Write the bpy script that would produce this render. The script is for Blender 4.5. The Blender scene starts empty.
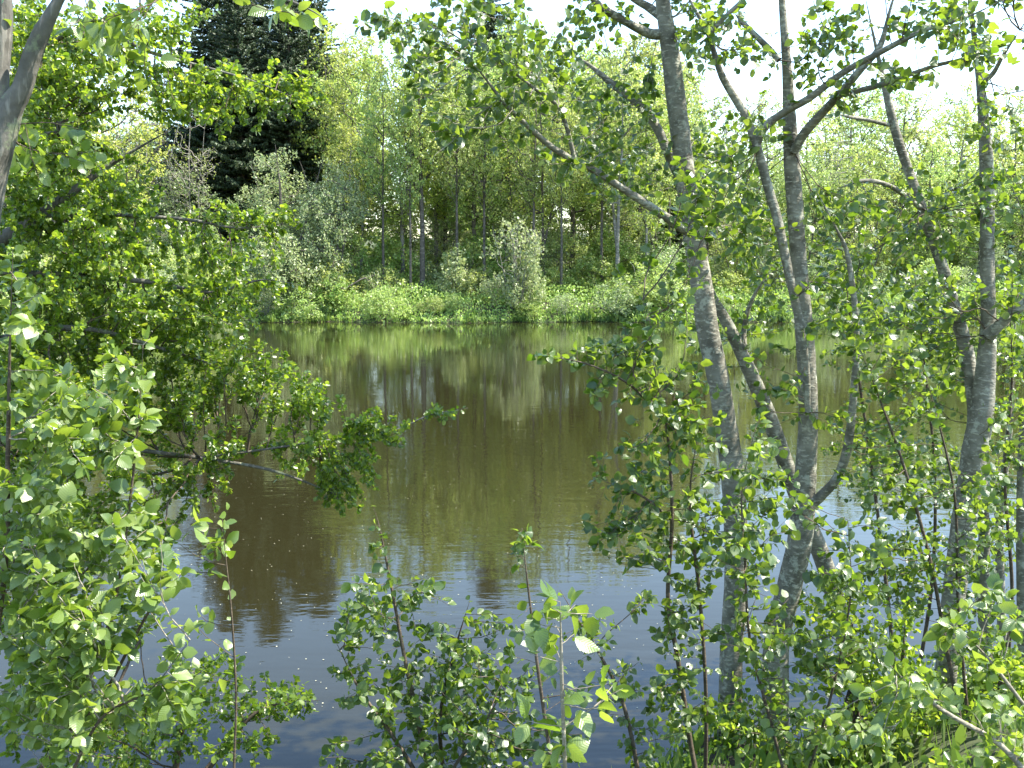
import bpy, math
import numpy as np
from math import radians as RAD

sc = bpy.context.scene
COL = sc.collection

# ------------------------------------------------------------------ camera
CAM_Z, PITCH, FPX = 3.0, RAD(6.63), 1005.0
cam_data = bpy.data.cameras.new('camera')
cam = bpy.data.objects.new('camera', cam_data)
COL.objects.link(cam)
cam.location = (0, 0, CAM_Z)
cam.rotation_euler = (RAD(90) - PITCH, 0, 0)
cam_data.sensor_width = 36
cam_data.lens = 36 * FPX / 1024
cam_data.clip_start = 0.05
cam_data.clip_end = 3000
sc.camera = cam

# ------------------------------------------------------------------ light
SUN_EL, SUN_AZ = RAD(55), RAD(86)          # azimuth clockwise from +Y: light comes from the right, a little from beyond
world = bpy.data.worlds.new('World')
sc.world = world
world.use_nodes = True
wn = world.node_tree.nodes
wn.clear()
sky = wn.new('ShaderNodeTexSky')
sky.sky_type = 'NISHITA'
sky.sun_disc = False
sky.sun_elevation = SUN_EL
sky.sun_rotation = SUN_AZ
sky.air_density = 1.3
sky.dust_density = 0.5
sky.ozone_density = 2.5
bg = wn.new('ShaderNodeBackground')
bg.inputs['Strength'].default_value = 0.15
wo = wn.new('ShaderNodeOutputWorld')
world.node_tree.links.new(sky.outputs[0], bg.inputs[0])
world.node_tree.links.new(bg.outputs[0], wo.inputs[0])

sun_data = bpy.data.lights.new('sun', 'SUN')
sun_data.energy = 4.8
sun_data.angle = RAD(0.55)
sun_data.color = (1.0, 0.95, 0.84)
sun = bpy.data.objects.new('sun', sun_data)
COL.objects.link(sun)
# lamp points along -Z; aim it from the sun's place to the origin
sun.rotation_euler = (RAD(90) - SUN_EL, 0, math.pi - SUN_AZ)
sun.location = (30, 20, 60)

vs = sc.view_settings
vs.view_transform = 'Standard'
vs.look = 'None'
vs.gamma = 1
vs.use_curve_mapping = False
vs.exposure = 1.85

cy = sc.cycles
cy.max_bounces = 7
cy.diffuse_bounces = 3
cy.glossy_bounces = 3
cy.transmission_bounces = 4
cy.transparent_max_bounces = 6
cy.caustics_reflective = False
cy.caustics_refractive = False
cy.use_denoising = True
try:
    cy.denoiser = 'OPENIMAGEDENOISE'
    cy.denoising_input_passes = 'RGB_ALBEDO_NORMAL'
except Exception:
    pass

# ------------------------------------------------------------------ helpers
CP, SP = math.cos(PITCH), math.sin(PITCH)


def P(px, py, d):
    """a point seen at (px, py) standing d metres out over the water"""
    a, b = (px - 512) / FPX, (384 - py) / FPX
    vy, vz = CP + b * SP, -SP + b * CP
    s = d / vy
    return np.array([a * s, d, CAM_Z + vz * s])


def smooth(a):
    a = np.clip(a, 0, 1)
    return a * a * (3 - 2 * a)


def near_shore(x):
    return 5.1 + 1.0 * smooth((x - 0.3) / 1.2) + .9 * smooth((x - 1.8) / 1.0) + 0.18 * np.sin(x * 2.1) + 0.1 * np.sin(x * 5.3 + 1)


def far_shore(x):
    return 55.0 - 1.15 * np.maximum(0, -14.5 - x) + 0.5 * np.sin(x * 0.45) + 0.25 * np.sin(x * 1.3 + 2) + .18 * np.sin(x * 3.1 + .5) + .1 * np.sin(x * 7.3) + 0.02 * np.maximum(x, 0)


def ground_z(x, y):
    x = np.asarray(x, float); y = np.asarray(y, float)
    dn = y - near_shore(x)
    df = far_shore(x) - y
    dsd = np.minimum(75 - x, x + 48)
    s = np.minimum(np.minimum(dn, df), dsd)
    wet = -np.minimum(1.6, s * 0.35)
    n = 0.05 * np.sin(x * 1.7 + y * 0.6) + 0.04 * np.sin(x * 0.8 - y * 1.9 + 1) + 0.02 * np.sin(x * 5 + y * 4)
    dry_near = np.minimum(1.4, -dn * 0.275)
    q = np.maximum(-s, 0)
    dry_far = np.minimum(0.9, q * 0.55) + 0.075 * np.clip(q - 2, 0, 60) + .03 * np.clip(q - 20, 0, 60) + .3 * np.sin(x * 0.21 + 1) * smooth(q / 12) + 0.25 * np.sin(y * 0.2 + x * 0.1) * smooth(q / 12)
    near_side = dn < 0
    dry = np.where(near_side, dry_near + n * smooth(-dn / 1.0), dry_far)
    return np.where(s > 0, wet, dry)


def gz(x, y):
    return float(ground_z(x, y))


def make_mesh(name, verts, quads=None, tris=None, rnd=None, uv=None, smooth_=False):
    verts = np.asarray(verts, np.float32)
    parts, tot = [], []
    if quads is not None and len(quads):
        q = np.asarray(quads, np.int32); parts.append(q.reshape(-1)); tot.append(np.full(len(q), 4, np.int32))
    if tris is not None and len(tris):
        t = np.asarray(tris, np.int32); parts.append(t.reshape(-1)); tot.append(np.full(len(t), 3, np.int32))
    loops = np.concatenate(parts); tot = np.concatenate(tot)
    start = np.concatenate([[0], np.cumsum(tot)[:-1]]).astype(np.int32)
    m = bpy.data.meshes.new(name)
    m.vertices.add(len(verts)); m.vertices.foreach_set('co', verts.reshape(-1))
    m.loops.add(len(loops)); m.loops.foreach_set('vertex_index', loops)
    m.polygons.add(len(tot)); m.polygons.foreach_set('loop_start', start)
    m.polygons.foreach_set('loop_total', tot)
    if smooth_:
        m.polygons.foreach_set('use_smooth', np.ones(len(tot), bool))
    m.update(calc_edges=True)
    if rnd is not None:
        a = m.attributes.new('rnd', 'FLOAT', 'FACE')
        a.data.foreach_set('value', np.asarray(rnd, np.float32))
    if uv is not None:
        l = m.uv_layers.new(name='UVMap')
        l.data.foreach_set('uv', np.asarray(uv, np.float32).reshape(-1))
    return m


def link(name, mesh, mat=None, parent=None, loc=None):
    o = bpy.data.objects.new(name, mesh)
    COL.objects.link(o)
    if mat is not None and mesh is not None and not mesh.materials:
        mesh.materials.append(mat)
    if parent is not None:
        o.parent = parent
    if loc is not None:
        o.location = loc
    return o


def tag(o, label=None, cat=None, group=None, kind=None):
    if label: o['label'] = label
    if cat: o['category'] = cat
    if group: o['group'] = group
    if kind: o['kind'] = kind
    return o


def catmull(pts, per):
    p = np.asarray(pts, float)
    if len(p) < 3:
        t = np.linspace(0, 1, per + 1)[:, None]
        return p[0] * (1 - t) + p[-1] * t
    e = np.vstack([2 * p[0] - p[1], p, 2 * p[-1] - p[-2]])
    out = []
    t = np.linspace(0, 1, per, endpoint=False)[:, None]
    for i in range(len(p) - 1):
        a, b, c, d = e[i], e[i + 1], e[i + 2], e[i + 3]
        out.append(0.5 * ((2 * b) + (-a + c) * t + (2 * a - 5 * b + 4 * c - d) * t ** 2 + (-a + 3 * b - 3 * c + d) * t ** 3))
    out.append(p[-1][None])
    return np.vstack(out)


class Tubes:
    def __init__(self):
        self.v, self.q, self.t, self.n = [], [], [], 0

    def add(self, pts, rad, sides=6, cap=True, lump=0.0, rng=None):
        p = np.asarray(pts, float); r = np.asarray(rad, float)
        n = len(p)
        if n < 2: return
        d = np.gradient(p, axis=0)
        d /= np.linalg.norm(d, axis=1)[:, None] + 1e-9
        ref = np.array([0.0, 0, 1]) if abs(d[0][2]) < 0.9 else np.array([1.0, 0, 0])
        u = np.cross(d[0], ref); u /= np.linalg.norm(u)
        U = np.zeros_like(p)
        for i in range(n):
            u = u - d[i] * u.dot(d[i]); u /= np.linalg.norm(u) + 1e-9
            U[i] = u
        V = np.cross(d, U)
        a = np.arange(sides) * 2 * math.pi / sides
        R = r[:, None] * np.ones(sides)
        if lump and rng is not None:
            k = rng.uniform(0, 6.28, 6)
            s = np.arange(n)[:, None]
            R = R * (1 + lump * (np.sin(a * 2 + k[0] + s * 0.21) * 0.6 + np.sin(a * 3 + k[1] - s * 0.13) * 0.4 + 0.5 * np.sin(s * 0.5 + k[2]) * np.sin(a + k[3])
                                 + rng.normal(0, 0.25, (n, sides))))
        ring = p[:, None] + R[..., None] * (np.cos(a)[None, :, None] * U[:, None] + np.sin(a)[None, :, None] * V[:, None])
        self.v.append(ring.reshape(-1, 3))
        i = np.arange(n - 1)[:, None] * sides; j = np.arange(sides)[None]; j2 = (j + 1) % sides
        q = np.stack([i + j, i + j2, i + sides + j2, i + sides + j], -1).reshape(-1, 4) + self.n
        self.q.append(q)
        base = self.n
        self.n += n * sides
        if cap:
            self.v.append(p[-1:] + d[-1:] * r[-1] * 0.6)
            c = self.n; self.n += 1
            e = base + (n - 1) * sides
            self.t.append(np.array([[e + k, e + (k + 1) % sides, c] for k in range(sides)]))

    def mesh(self, name, origin=(0, 0, 0)):
        v = np.vstack(self.v) - np.asarray(origin)
        return make_mesh(name, v, np.vstack(self.q), np.vstack(self.t) if self.t else None, smooth_=True)


# leaf shapes: x across, y along, z up from the blade
def tmpl_near(w=0.5):
    m = [(0, 0, 0), (0, .33, .02), (0, .68, 0), (0, 1.0, -.07)]
    L = [(-.17, .04, .02), (-.47, .31, .07), (-.41, .64, .04), (-.13, .91, -.04)]
    Rr = [(-x, y, z) for x, y, z in L]
    V = np.array(m + L + Rr, float)
    V[:, 0] *= w / 0.5
    Q = [(0, 1, 5, 4), (1, 2, 6, 5), (2, 3, 7, 6), (1, 0, 8, 9), (2, 1, 9, 10), (3, 2, 10, 11)]
    uv = V[:, :2].copy(); uv[:, 0] = uv[:, 0] + 0.5
    return V, np.array(Q), uv


def tmpl_mid(w=0.5):
    V = np.array([(0, 0, 0), (0, 1, -.05), (-w * .9, .3, .07), (-w * .8, .78, .04), (w * .9, .3, .07), (w * .8, .78, .04)], float)
    return V, np.array([(0, 1, 3, 2), (1, 0, 4, 5)]), None


def tmpl_far(w=0.45):
    V = np.array([(0, 0, 0), (w, .45, .1), (0, 1, 0), (-w, .55, -.05)], float)
    return V, np.array([(0, 1, 2, 3)]), None


def leaf_mesh(name, base, ydir, zdir, size, tmpl, rng, origin=(0, 0, 0), curl=0.0):
    V, Q, uv = tmpl
    n = len(base)
    y = ydir / (np.linalg.norm(ydir, axis=1)[:, None] + 1e-9)
    x = np.cross(y, zdir); x /= np.linalg.norm(x, axis=1)[:, None] + 1e-9
    z = np.cross(x, y)
    c = rng.uniform(-curl * .3, curl, n)[:, None]
    wv = rng.uniform(.85, 1.12, n)[:, None]
    fold = rng.uniform(0.3, 2.2, n)[:, None]
    tx = V[None, :, 0] * wv; ty = V[None, :, 1] * np.ones((n, 1)); tz = V[None, :, 2] * fold - c * V[None, :, 1] ** 2
    tz = tz + (rng.uniform(-.12, .12, n)[:, None]) * V[None, :, 0]
    P_ = base[:, None] + size[:, None, None] * (tx[..., None] * x[:, None] + ty[..., None] * y[:, None] + tz[..., None] * z[:, None])
    k = len(V)
    F = (np.arange(n)[:, None, None] * k + Q[None]).reshape(-1, 4)
    r = np.repeat(rng.random(n), len(Q))
    u = None
    if uv is not None:
        u = np.tile(uv[Q].reshape(-1, 2), (n, 1))
    return make_mesh(name, P_.reshape(-1, 3) - np.asarray(origin), F, rnd=r, uv=u, smooth_=False)


def grow(nodes, plen, targets, bf=0.4):
    """connect every target to the skeleton by short, root-wards wood; returns positions, parents (index into all), count of seed nodes"""
    ns, nt = len(nodes), len(targets)
    pos = np.vstack([nodes, targets]); pl = np.concatenate([plen, np.zeros(nt)])
    par = np.full(ns + nt, -1)
    D = np.linalg.norm(targets[:, None] - nodes[None], axis=2)
    C = D + bf * plen[None]
    bp = C.argmin(1); bc = C[np.arange(nt), bp]
    done = np.zeros(nt, bool)
    order = []
    for _ in range(nt):
        i = int(np.where(done, 1e9, bc).argmin())
        done[i] = True
        par[ns + i] = bp[i]
        d = np.linalg.norm(targets[i] - pos[bp[i]])
        pl[ns + i] = pl[bp[i]] + d
        order.append(ns + i)
        nd = np.linalg.norm(targets - targets[i], axis=1)
        c = nd + bf * pl[ns + i]
        better = (~done) & (c < bc)
        bc[better] = c[better]; bp[better] = ns + i
    return pos, par, order


def wood_and_leaves(nodes, plen, targets, rng, bf, tip, tubes, sides=4, wig=0.15, leafdesc=4, spacing=0.04, per=3, rmax=0.03, powr=0.5, relax=1):
    """twigs into tubes; returns leaf anchor points and twig directions"""
    pos, par, order = grow(nodes, plen, targets, bf)
    ns = len(nodes)
    dom = {}
    for i in order: dom.setdefault(int(par[i]), i)
    if relax:
        ii = np.array([i for i in order if i in dom]); pp = par[ii]; cc = np.array([dom[i] for i in ii])
        for _ in range(relax):
            pos[ii] = .5 * pos[ii] + .25 * (pos[pp] + pos[cc])
    desc = np.ones(len(pos)); kids = {}
    for i in reversed(order):
        desc[par[i]] += desc[i] if par[i] >= ns else 0
        kids.setdefault(int(par[i]), []).append(i)
    starts = [i for i in order if par[i] < ns]
    stack = list(starts)
    anchors, dirs, lvl = [], [], []
    while stack:
        i = stack.pop()
        chain = [int(par[i]), i]
        while chain[-1] in kids:
            ks = sorted(kids[chain[-1]], key=lambda k: -desc[k])
            stack.extend(ks[1:])
            chain.append(ks[0])
        pts = pos[chain].copy()
        r = tip * desc[chain] ** powr
        r[0] = r[1]
        r = np.minimum(r, rmax)
        sp = catmull(pts, per)
        rr = np.interp(np.linspace(0, 1, len(sp)), np.linspace(0, 1, len(r)), r)
        if len(sp) > 2:
            seg = np.linalg.norm(np.diff(sp, axis=0), axis=1).mean()
            sp[1:-1] += rng.normal(0, wig * seg, (len(sp) - 2, 3))
        rr[-1] = tip * 0.5
        tubes.add(sp, rr, sides)
        # leaves on the thin end of the chain
        dd = np.interp(np.linspace(0, 1, len(sp)), np.linspace(0, 1, len(chain)), np.where(np.arange(len(chain)) == 0, desc[chain[1]], desc[chain]))
        segv = np.diff(sp, axis=0); sl = np.linalg.norm(segv, axis=1)
        for k in range(len(segv)):
            if dd[k + 1] <= leafdesc:
                cnt = rng.poisson(sl[k] / spacing)
                if k == len(segv) - 1: cnt += 2
                if cnt:
                    t = rng.random(cnt)[:, None]
                    anchors.append(sp[k] + segv[k] * t); dirs.append(np.repeat(segv[k][None] / (sl[k] + 1e-9), cnt, 0))
    A = np.vstack(anchors) if anchors else np.zeros((0, 3)); Dd = np.vstack(dirs) if dirs else np.zeros((0, 3))
    return A, Dd


def snoise(p, rng, f):
    s = 0
    for _ in range(5):
        k = rng.normal(0, 1, 3) * f
        s = s + np.sin(p @ k + rng.uniform(0, 6.28))
    return s / 5


# ------------------------------------------------------------------ materials
def new_mat(name):
    m = bpy.data.materials.new(name); m.use_nodes = True
    m.node_tree.nodes.clear()
    return m, m.node_tree.nodes, m.node_tree.links


def leaf_material(name, cols, trans, mixf=0.4, rough=0.42, spec=0.45, veins=False, objvar=0.0, tw=(1, 1, 1)):
    m, n, l = new_mat(name)
    out = n.new('ShaderNodeOutputMaterial')
    at = n.new('ShaderNodeAttribute'); at.attribute_name = 'rnd'
    ramp = n.new('ShaderNodeValToRGB')
    e = ramp.color_ramp.elements
    e[0].position = 0; e[0].color = (*cols[0], 1)
    e[1].position = 1; e[1].color = (*cols[-1], 1)
    for i, c in enumerate(cols[1:-1]):
        x = e.new((i + 1) / (len(cols) - 1)); x.color = (*c, 1)
    l.new(at.outputs['Fac'], ramp.inputs[0])
    col = ramp.outputs[0]
    tramp = n.new('ShaderNodeMix'); tramp.data_type = 'RGBA'
    tramp.inputs[6].default_value = (*trans[0], 1); tramp.inputs[7].default_value = (*trans[1], 1)
    l.new(at.outputs['Fac'], tramp.inputs[0])
    tcol = tramp.outputs[2]
    if objvar:
        oi = n.new('ShaderNodeObjectInfo')
        for which in (0, 1):
            hs = n.new('ShaderNodeHueSaturation')
            mr = n.new('ShaderNodeMapRange'); mr.inputs[3].default_value = 1 - objvar; mr.inputs[4].default_value = 1 + objvar
            l.new(oi.outputs['Random'], mr.inputs[0]); l.new(mr.outputs[0], hs.inputs['Value'])
            mr2 = n.new('ShaderNodeMapRange'); mr2.inputs[3].default_value = 0.5 - 0.035 * objvar / 0.2; mr2.inputs[4].default_value = 0.5 + 0.02 * objvar / 0.2
            ml = n.new('ShaderNodeMath'); ml.operation = 'FRACT'
            mm = n.new('ShaderNodeMath'); mm.operation = 'MULTIPLY'; mm.inputs[1].default_value = 7.31
            l.new(oi.outputs['Random'], mm.inputs[0]); l.new(mm.outputs[0], ml.inputs[0]); l.new(ml.outputs[0], mr2.inputs[0])
            l.new(mr2.outputs[0], hs.inputs['Hue'])
            l.new(col if which == 0 else tcol, hs.inputs['Color'])
            if which == 0: col = hs.outputs[0]
            else: tcol = hs.outputs[0]
    pr = n.new('ShaderNodeBsdfPrincipled')
    pr.inputs['Roughness'].default_value = rough
    pr.inputs['Specular IOR Level'].default_value = spec
    tr = n.new('ShaderNodeBsdfTranslucent')
    if veins:
        tc = n.new('ShaderNodeTexCoord'); sp = n.new('ShaderNodeSeparateXYZ'); l.new(tc.outputs['UV'], sp.inputs[0])
        def M(op, a, b=None):
            x = n.new('ShaderNodeMath'); x.operation = op
            for i, v in enumerate((a, b)):
                if v is None: continue
                if isinstance(v, (int, float)): x.inputs[i].default_value = v
                else: l.new(v, x.inputs[i])
            return x.outputs[0]
        ax = M('ABSOLUTE', M('SUBTRACT', sp.outputs[0], 0.5))
        ph = M('MULTIPLY', M('SUBTRACT', sp.outputs[1], M('MULTIPLY', ax, 0.75)), 52.0)
        ridge = M('POWER', M('ADD', M('MULTIPLY', M('SINE', ph), 0.5), 0.5), 6.0)
        mid = M('LESS_THAN', ax, 0.012)
        v = M('MAXIMUM', ridge, mid)
        bump = n.new('ShaderNodeBump'); bump.inputs['Strength'].default_value = 0.35; bump.inputs['Distance'].default_value = 0.002
        bump.invert = True
        l.new(v, bump.inputs['Height']); l.new(bump.outputs[0], pr.inputs['Normal'])
        mx = n.new('ShaderNodeMix'); mx.data_type = 'RGBA'; mx.blend_type = 'MULTIPLY'
        l.new(M('MULTIPLY', v, 0.45), mx.inputs[0]); l.new(tcol, mx.inputs[6]); mx.inputs[7].default_value = (.45, .5, .3, 1)
        tcol = mx.outputs[2]
    l.new(col, pr.inputs['Base Color']); l.new(tcol, tr.inputs['Color'])
    mix = n.new('ShaderNodeMixShader'); mix.inputs[0].default_value = mixf
    l.new(pr.outputs[0], mix.inputs[1]); l.new(tr.outputs[0], mix.inputs[2]); l.new(mix.outputs[0], out.inputs[0])
    return m


def bark_material(name, a, b, lichen=None, scale=1.0, bands=True, rough=0.8, bump=0.6):
    m, n, l = new_mat(name)
    out = n.new('ShaderNodeOutputMaterial'); pr = n.new('ShaderNodeBsdfPrincipled'); l.new(pr.outputs[0], out.inputs[0])
    pr.inputs['Roughness'].default_value = rough; pr.inputs['Specular IOR Level'].default_value = 0.25
    tc = n.new('ShaderNodeTexCoord')
    n1 = n.new('ShaderNodeTexNoise'); n1.inputs['Scale'].default_value = 9 * scale; n1.inputs['Detail'].default_value = 6; n1.inputs['Roughness'].default_value = 0.65
    l.new(tc.outputs['Object'], n1.inputs[0])
    mp = n.new('ShaderNodeMapping'); mp.inputs['Scale'].default_value = (16 * scale, 16 * scale, 44 * scale) if bands else (30 * scale, 30 * scale, 5 * scale)
    l.new(tc.outputs['Object'], mp.inputs[0])
    n2 = n.new('ShaderNodeTexNoise'); n2.inputs['Scale'].default_value = 1.6; n2.inputs['Detail'].default_value = 3
    l.new(mp.outputs[0], n2.inputs[0])
    r1 = n.new('ShaderNodeValToRGB'); r1.color_ramp.elements[0].position = .32; r1.color_ramp.elements[1].position = .68
    r1.color_ramp.elements[0].color = (*a, 1); r1.color_ramp.elements[1].color = (*b, 1)
    l.new(n1.outputs[0], r1.inputs[0])
    r2 = n.new('ShaderNodeValToRGB'); r2.color_ramp.elements[0].position = .56; r2.color_ramp.elements[1].position = .66
    r2.color_ramp.elements[0].color = (0, 0, 0, 1); r2.color_ramp.elements[1].color = (1, 1, 1, 1)
    l.new(n2.outputs[0], r2.inputs[0])
    mx = n.new('ShaderNodeMix'); mx.data_type = 'RGBA'
    l.new(r2.outputs[0], mx.inputs[0]); l.new(r1.outputs[0], mx.inputs[6])
    mx.inputs[7].default_value = (min(1, b[0] * 1.4), min(1, b[1] * 1.4), min(1, b[2] * 1.4), 1)
    col = mx.outputs[2]
    if lichen:
        n3 = n.new('ShaderNodeTexNoise'); n3.inputs['Scale'].default_value = 14 * scale; n3.inputs['Detail'].default_value = 5; n3.inputs['Roughness'].default_value = .7
        l.new(tc.outputs['Object'], n3.inputs[0])
        r3 = n.new('ShaderNodeValToRGB'); r3.color_ramp.elements[0].position = .55; r3.color_ramp.elements[1].position = .63
        r3.color_ramp.elements[0].color = (0, 0, 0, 1); r3.color_ramp.elements[1].color = (.75, .75, .75, 1)
        l.new(n3.outputs[0], r3.inputs[0])
        m2 = n.new('ShaderNodeMix'); m2.data_type = 'RGBA'; l.new(r3.outputs[0], m2.inputs[0]); l.new(col, m2.inputs[6]); m2.inputs[7].default_value = (*lichen, 1)
        col = m2.outputs[2]
    l.new(col, pr.inputs['Base Color'])
    bp = n.new('ShaderNodeBump'); bp.inputs['Strength'].default_value = bump; bp.inputs['Distance'].default_value = 0.01
    ad = n.new('ShaderNodeMath'); ad.operation = 'ADD'; l.new(n1.outputs[0], ad.inputs[0]); l.new(n2.outputs[0], ad.inputs[1])
    l.new(ad.outputs[0], bp.inputs['Height']); l.new(bp.outputs[0], pr.inputs['Normal'])
    return m


BARK_ALDER = bark_material('alder_bark', (.075, .068, .05), (.235, .22, .175), lichen=(.36, .36, .29))
BARK_GREY = bark_material('grey_bark', (.07, .065, .055), (.16, .15, .13), lichen=(.20, .23, .14), bands=False)
BARK_TWIG = bark_material('twig_bark', (.045, .032, .022), (.11, .085, .06), scale=2, bump=.2)
BARK_PALE = bark_material('pale_twig_bark', (.14, .12, .09), (.27, .24, .19), scale=2, bump=.2)
BARK_FAR = bark_material('far_bark', (.05, .043, .035), (.13, .115, .095), scale=.2, bump=.3)
BARK_FAR_PALE = bark_material('far_pale_bark', (.12, .11, .095), (.25, .235, .2), scale=.2, bump=.3)

LEAF_ALDER = leaf_material('alder_leaf', [(.03, .065, .009), (.055, .10, .015), (.11, .16, .035)], [(.15, .27, .014), (.38, .50, .04)], .42, rough=.32, spec=.85, veins=True)
LEAF_HAZEL = leaf_material('hazel_leaf', [(.06, .11, .016), (.115, .175, .03), (.20, .26, .07)], [(.22, .36, .02), (.46, .58, .06)], .38, rough=.33, spec=.9, veins=True)
LEAF_HAW = leaf_material('hawthorn_leaf', [(.04, .08, .008), (.08, .14, .014), (.16, .225, .035)], [(.20, .36, .014), (.54, .66, .05)], .44, rough=.36, spec=.65)
LEAF_FAR = leaf_material('far_spring_leaf', [(.15, .23, .05), (.26, .35, .10), (.40, .46, .18)], [(.34, .48, .09), (.60, .70, .20)], .42, rough=.45, spec=.5, objvar=.14)
LEAF_YEL = leaf_material('far_yellow_leaf', [(.21, .285, .05), (.32, .39, .09), (.44, .49, .16)], [(.46, .58, .09), (.66, .74, .17)], .42, rough=.45, spec=.5, objvar=.1)
LEAF_WIL = leaf_material('willow_leaf', [(.16, .23, .09), (.28, .34, .16), (.42, .47, .26)], [(.30, .44, .12), (.50, .60, .24)], .36, rough=.45, spec=.5, objvar=.1)
LEAF_UND = leaf_material('undergrowth_leaf', [(.13, .23, .04), (.24, .34, .08), (.38, .45, .16)], [(.32, .50, .08), (.54, .68, .18)], .38, rough=.45, spec=.45, objvar=.14)
NEEDLE = leaf_material('spruce_needles', [(.03, .048, .02), (.045, .07, .03), (.065, .095, .04)], [(.04, .08, .02), (.06, .11, .03)], .15, rough=.55, spec=.3)
GRASSM = leaf_material('grass_blade', [(.05, .10, .02), (.08, .14, .03), (.13, .17, .06)], [(.15, .30, .03), (.28, .40, .06)], .36, rough=.5)

# ground
gm, n, l = new_mat('forest_soil')
out = n.new('ShaderNodeOutputMaterial'); pr = n.new('ShaderNodeBsdfPrincipled'); l.new(pr.outputs[0], out.inputs[0])
tc = n.new('ShaderNodeTexCoord'); nz = n.new('ShaderNodeTexNoise'); nz.inputs['Scale'].default_value = 1.3; nz.inputs['Detail'].default_value = 8
l.new(tc.outputs['Object'], nz.inputs[0]); rp = n.new('ShaderNodeValToRGB')
rp.color_ramp.elements[0].position = .35; rp.color_ramp.elements[0].color = (.035, .027, .016, 1)
rp.color_ramp.elements[1].position = .65; rp.color_ramp.elements[1].color = (.06, .085, .025, 1)
l.new(nz.outputs[0], rp.inputs[0]); l.new(rp.outputs[0], pr.inputs['Base Color']); pr.inputs['Roughness'].default_value = .95
bp = n.new('ShaderNodeBump'); bp.inputs['Distance'].default_value = .05; l.new(nz.outputs[0], bp.inputs['Height']); l.new(bp.outputs[0], pr.inputs['Normal'])

# water
wm, n, l = new_mat('pond_water')
out = n.new('ShaderNodeOutputMaterial'); pr = n.new('ShaderNodeBsdfPrincipled'); l.new(pr.outputs[0], out.inputs[0])
pr.inputs['Base Color'].default_value = (.015, .0135, .005, 1)
pr.inputs['Roughness'].default_value = .03
pr.inputs['IOR'].default_value = 1.333
tc = n.new('ShaderNodeTexCoord')
mp = n.new('ShaderNodeMapping'); mp.inputs['Scale'].default_value = (.55, 1.4, 1); l.new(tc.outputs['Object'], mp.inputs[0])
a1 = n.new('ShaderNodeTexNoise'); a1.inputs['Scale'].default_value = 3.2; a1.inputs['Detail'].default_value = 3; a1.inputs['Roughness'].default_value = .5; l.new(mp.outputs[0], a1.inputs[0])
a2 = n.new('ShaderNodeTexNoise'); a2.inputs['Scale'].default_value = .22; a2.inputs['Detail'].default_value = 2; l.new(tc.outputs['Object'], a2.inputs[0])
ma = n.new('ShaderNodeMapRange'); ma.inputs[1].default_value = .38; ma.inputs[2].default_value = .68; ma.inputs[3].default_value = .25; ma.inputs[4].default_value = 1.3
l.new(a2.outputs[0], ma.inputs[0])
mu = n.new('ShaderNodeMath'); mu.operation = 'MULTIPLY'; l.new(a1.outputs[0], mu.inputs[0]); l.new(ma.outputs[0], mu.inputs[1])
bp = n.new('ShaderNodeBump'); bp.inputs['Strength'].default_value = 1.0; bp.inputs['Distance'].default_value = .0042
l.new(mu.outputs[0], bp.inputs['Height']); l.new(bp.outputs[0], pr.inputs['Normal'])
WATER = wm

# ------------------------------------------------------------------ ground and water
def axis(segs):
    out = []
    for a, b, st in segs:
        out.append(np.arange(a, b, st))
    return np.concatenate(out + [[segs[-1][1]]])


xs = axis([(-700, -90, 60), (-90, -14, 2.0), (-14, -6, .6), (-6, 7, .2), (7, 16, .6), (16, 110, 2.0), (110, 700, 60)])
ys = axis([(-300, -40, 40), (-40, -4, 2), (-4, 9, .2), (9, 48, 1.5), (48, 64, .4), (64, 130, 1.5), (130, 1500, 120)])
X, Y = np.meshgrid(xs, ys)
Z = ground_z(X, Y)
nx, ny = len(xs), len(ys)
i = np.arange(ny - 1)[:, None] * nx; j = np.arange(nx - 1)[None]
Q = np.stack([i + j, i + j + 1, i + nx + j + 1, i + nx + j], -1).reshape(-1, 4)
g = link('ground', make_mesh('ground', np.stack([X, Y, Z], -1).reshape(-1, 3), Q, smooth_=True), gm)
tag(g, 'dark soil banks and wooded slope around the pond', 'ground', kind='structure')
wv = np.array([(-60, -1, 0), (90, -1, 0), (90, 75, 0), (-60, 75, 0)], float)
w = link('water', make_mesh('water', wv, [(0, 1, 2, 3)]), WATER)
tag(w, 'still murky brown pond water mirroring trees and sky', 'water', kind='structure')

# ------------------------------------------------------------------ far trees: one of each kind, then copies
def leaf_frames(A, D, rng, up=0.8, out=0.9, droop=0.25, wild=.55):
    n = len(A)
    side = rng.normal(0, 1, (n, 3))
    side -= D * (side * D).sum(1)[:, None]
    side /= np.linalg.norm(side, axis=1)[:, None] + 1e-9
    yd = D * rng.uniform(.2, .8, n)[:, None] + side * out
    yd[:, 2] -= droop
    zd = rng.normal(0, wild, (n, 3)); zd[:, 2] += up
    return yd, zd


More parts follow.
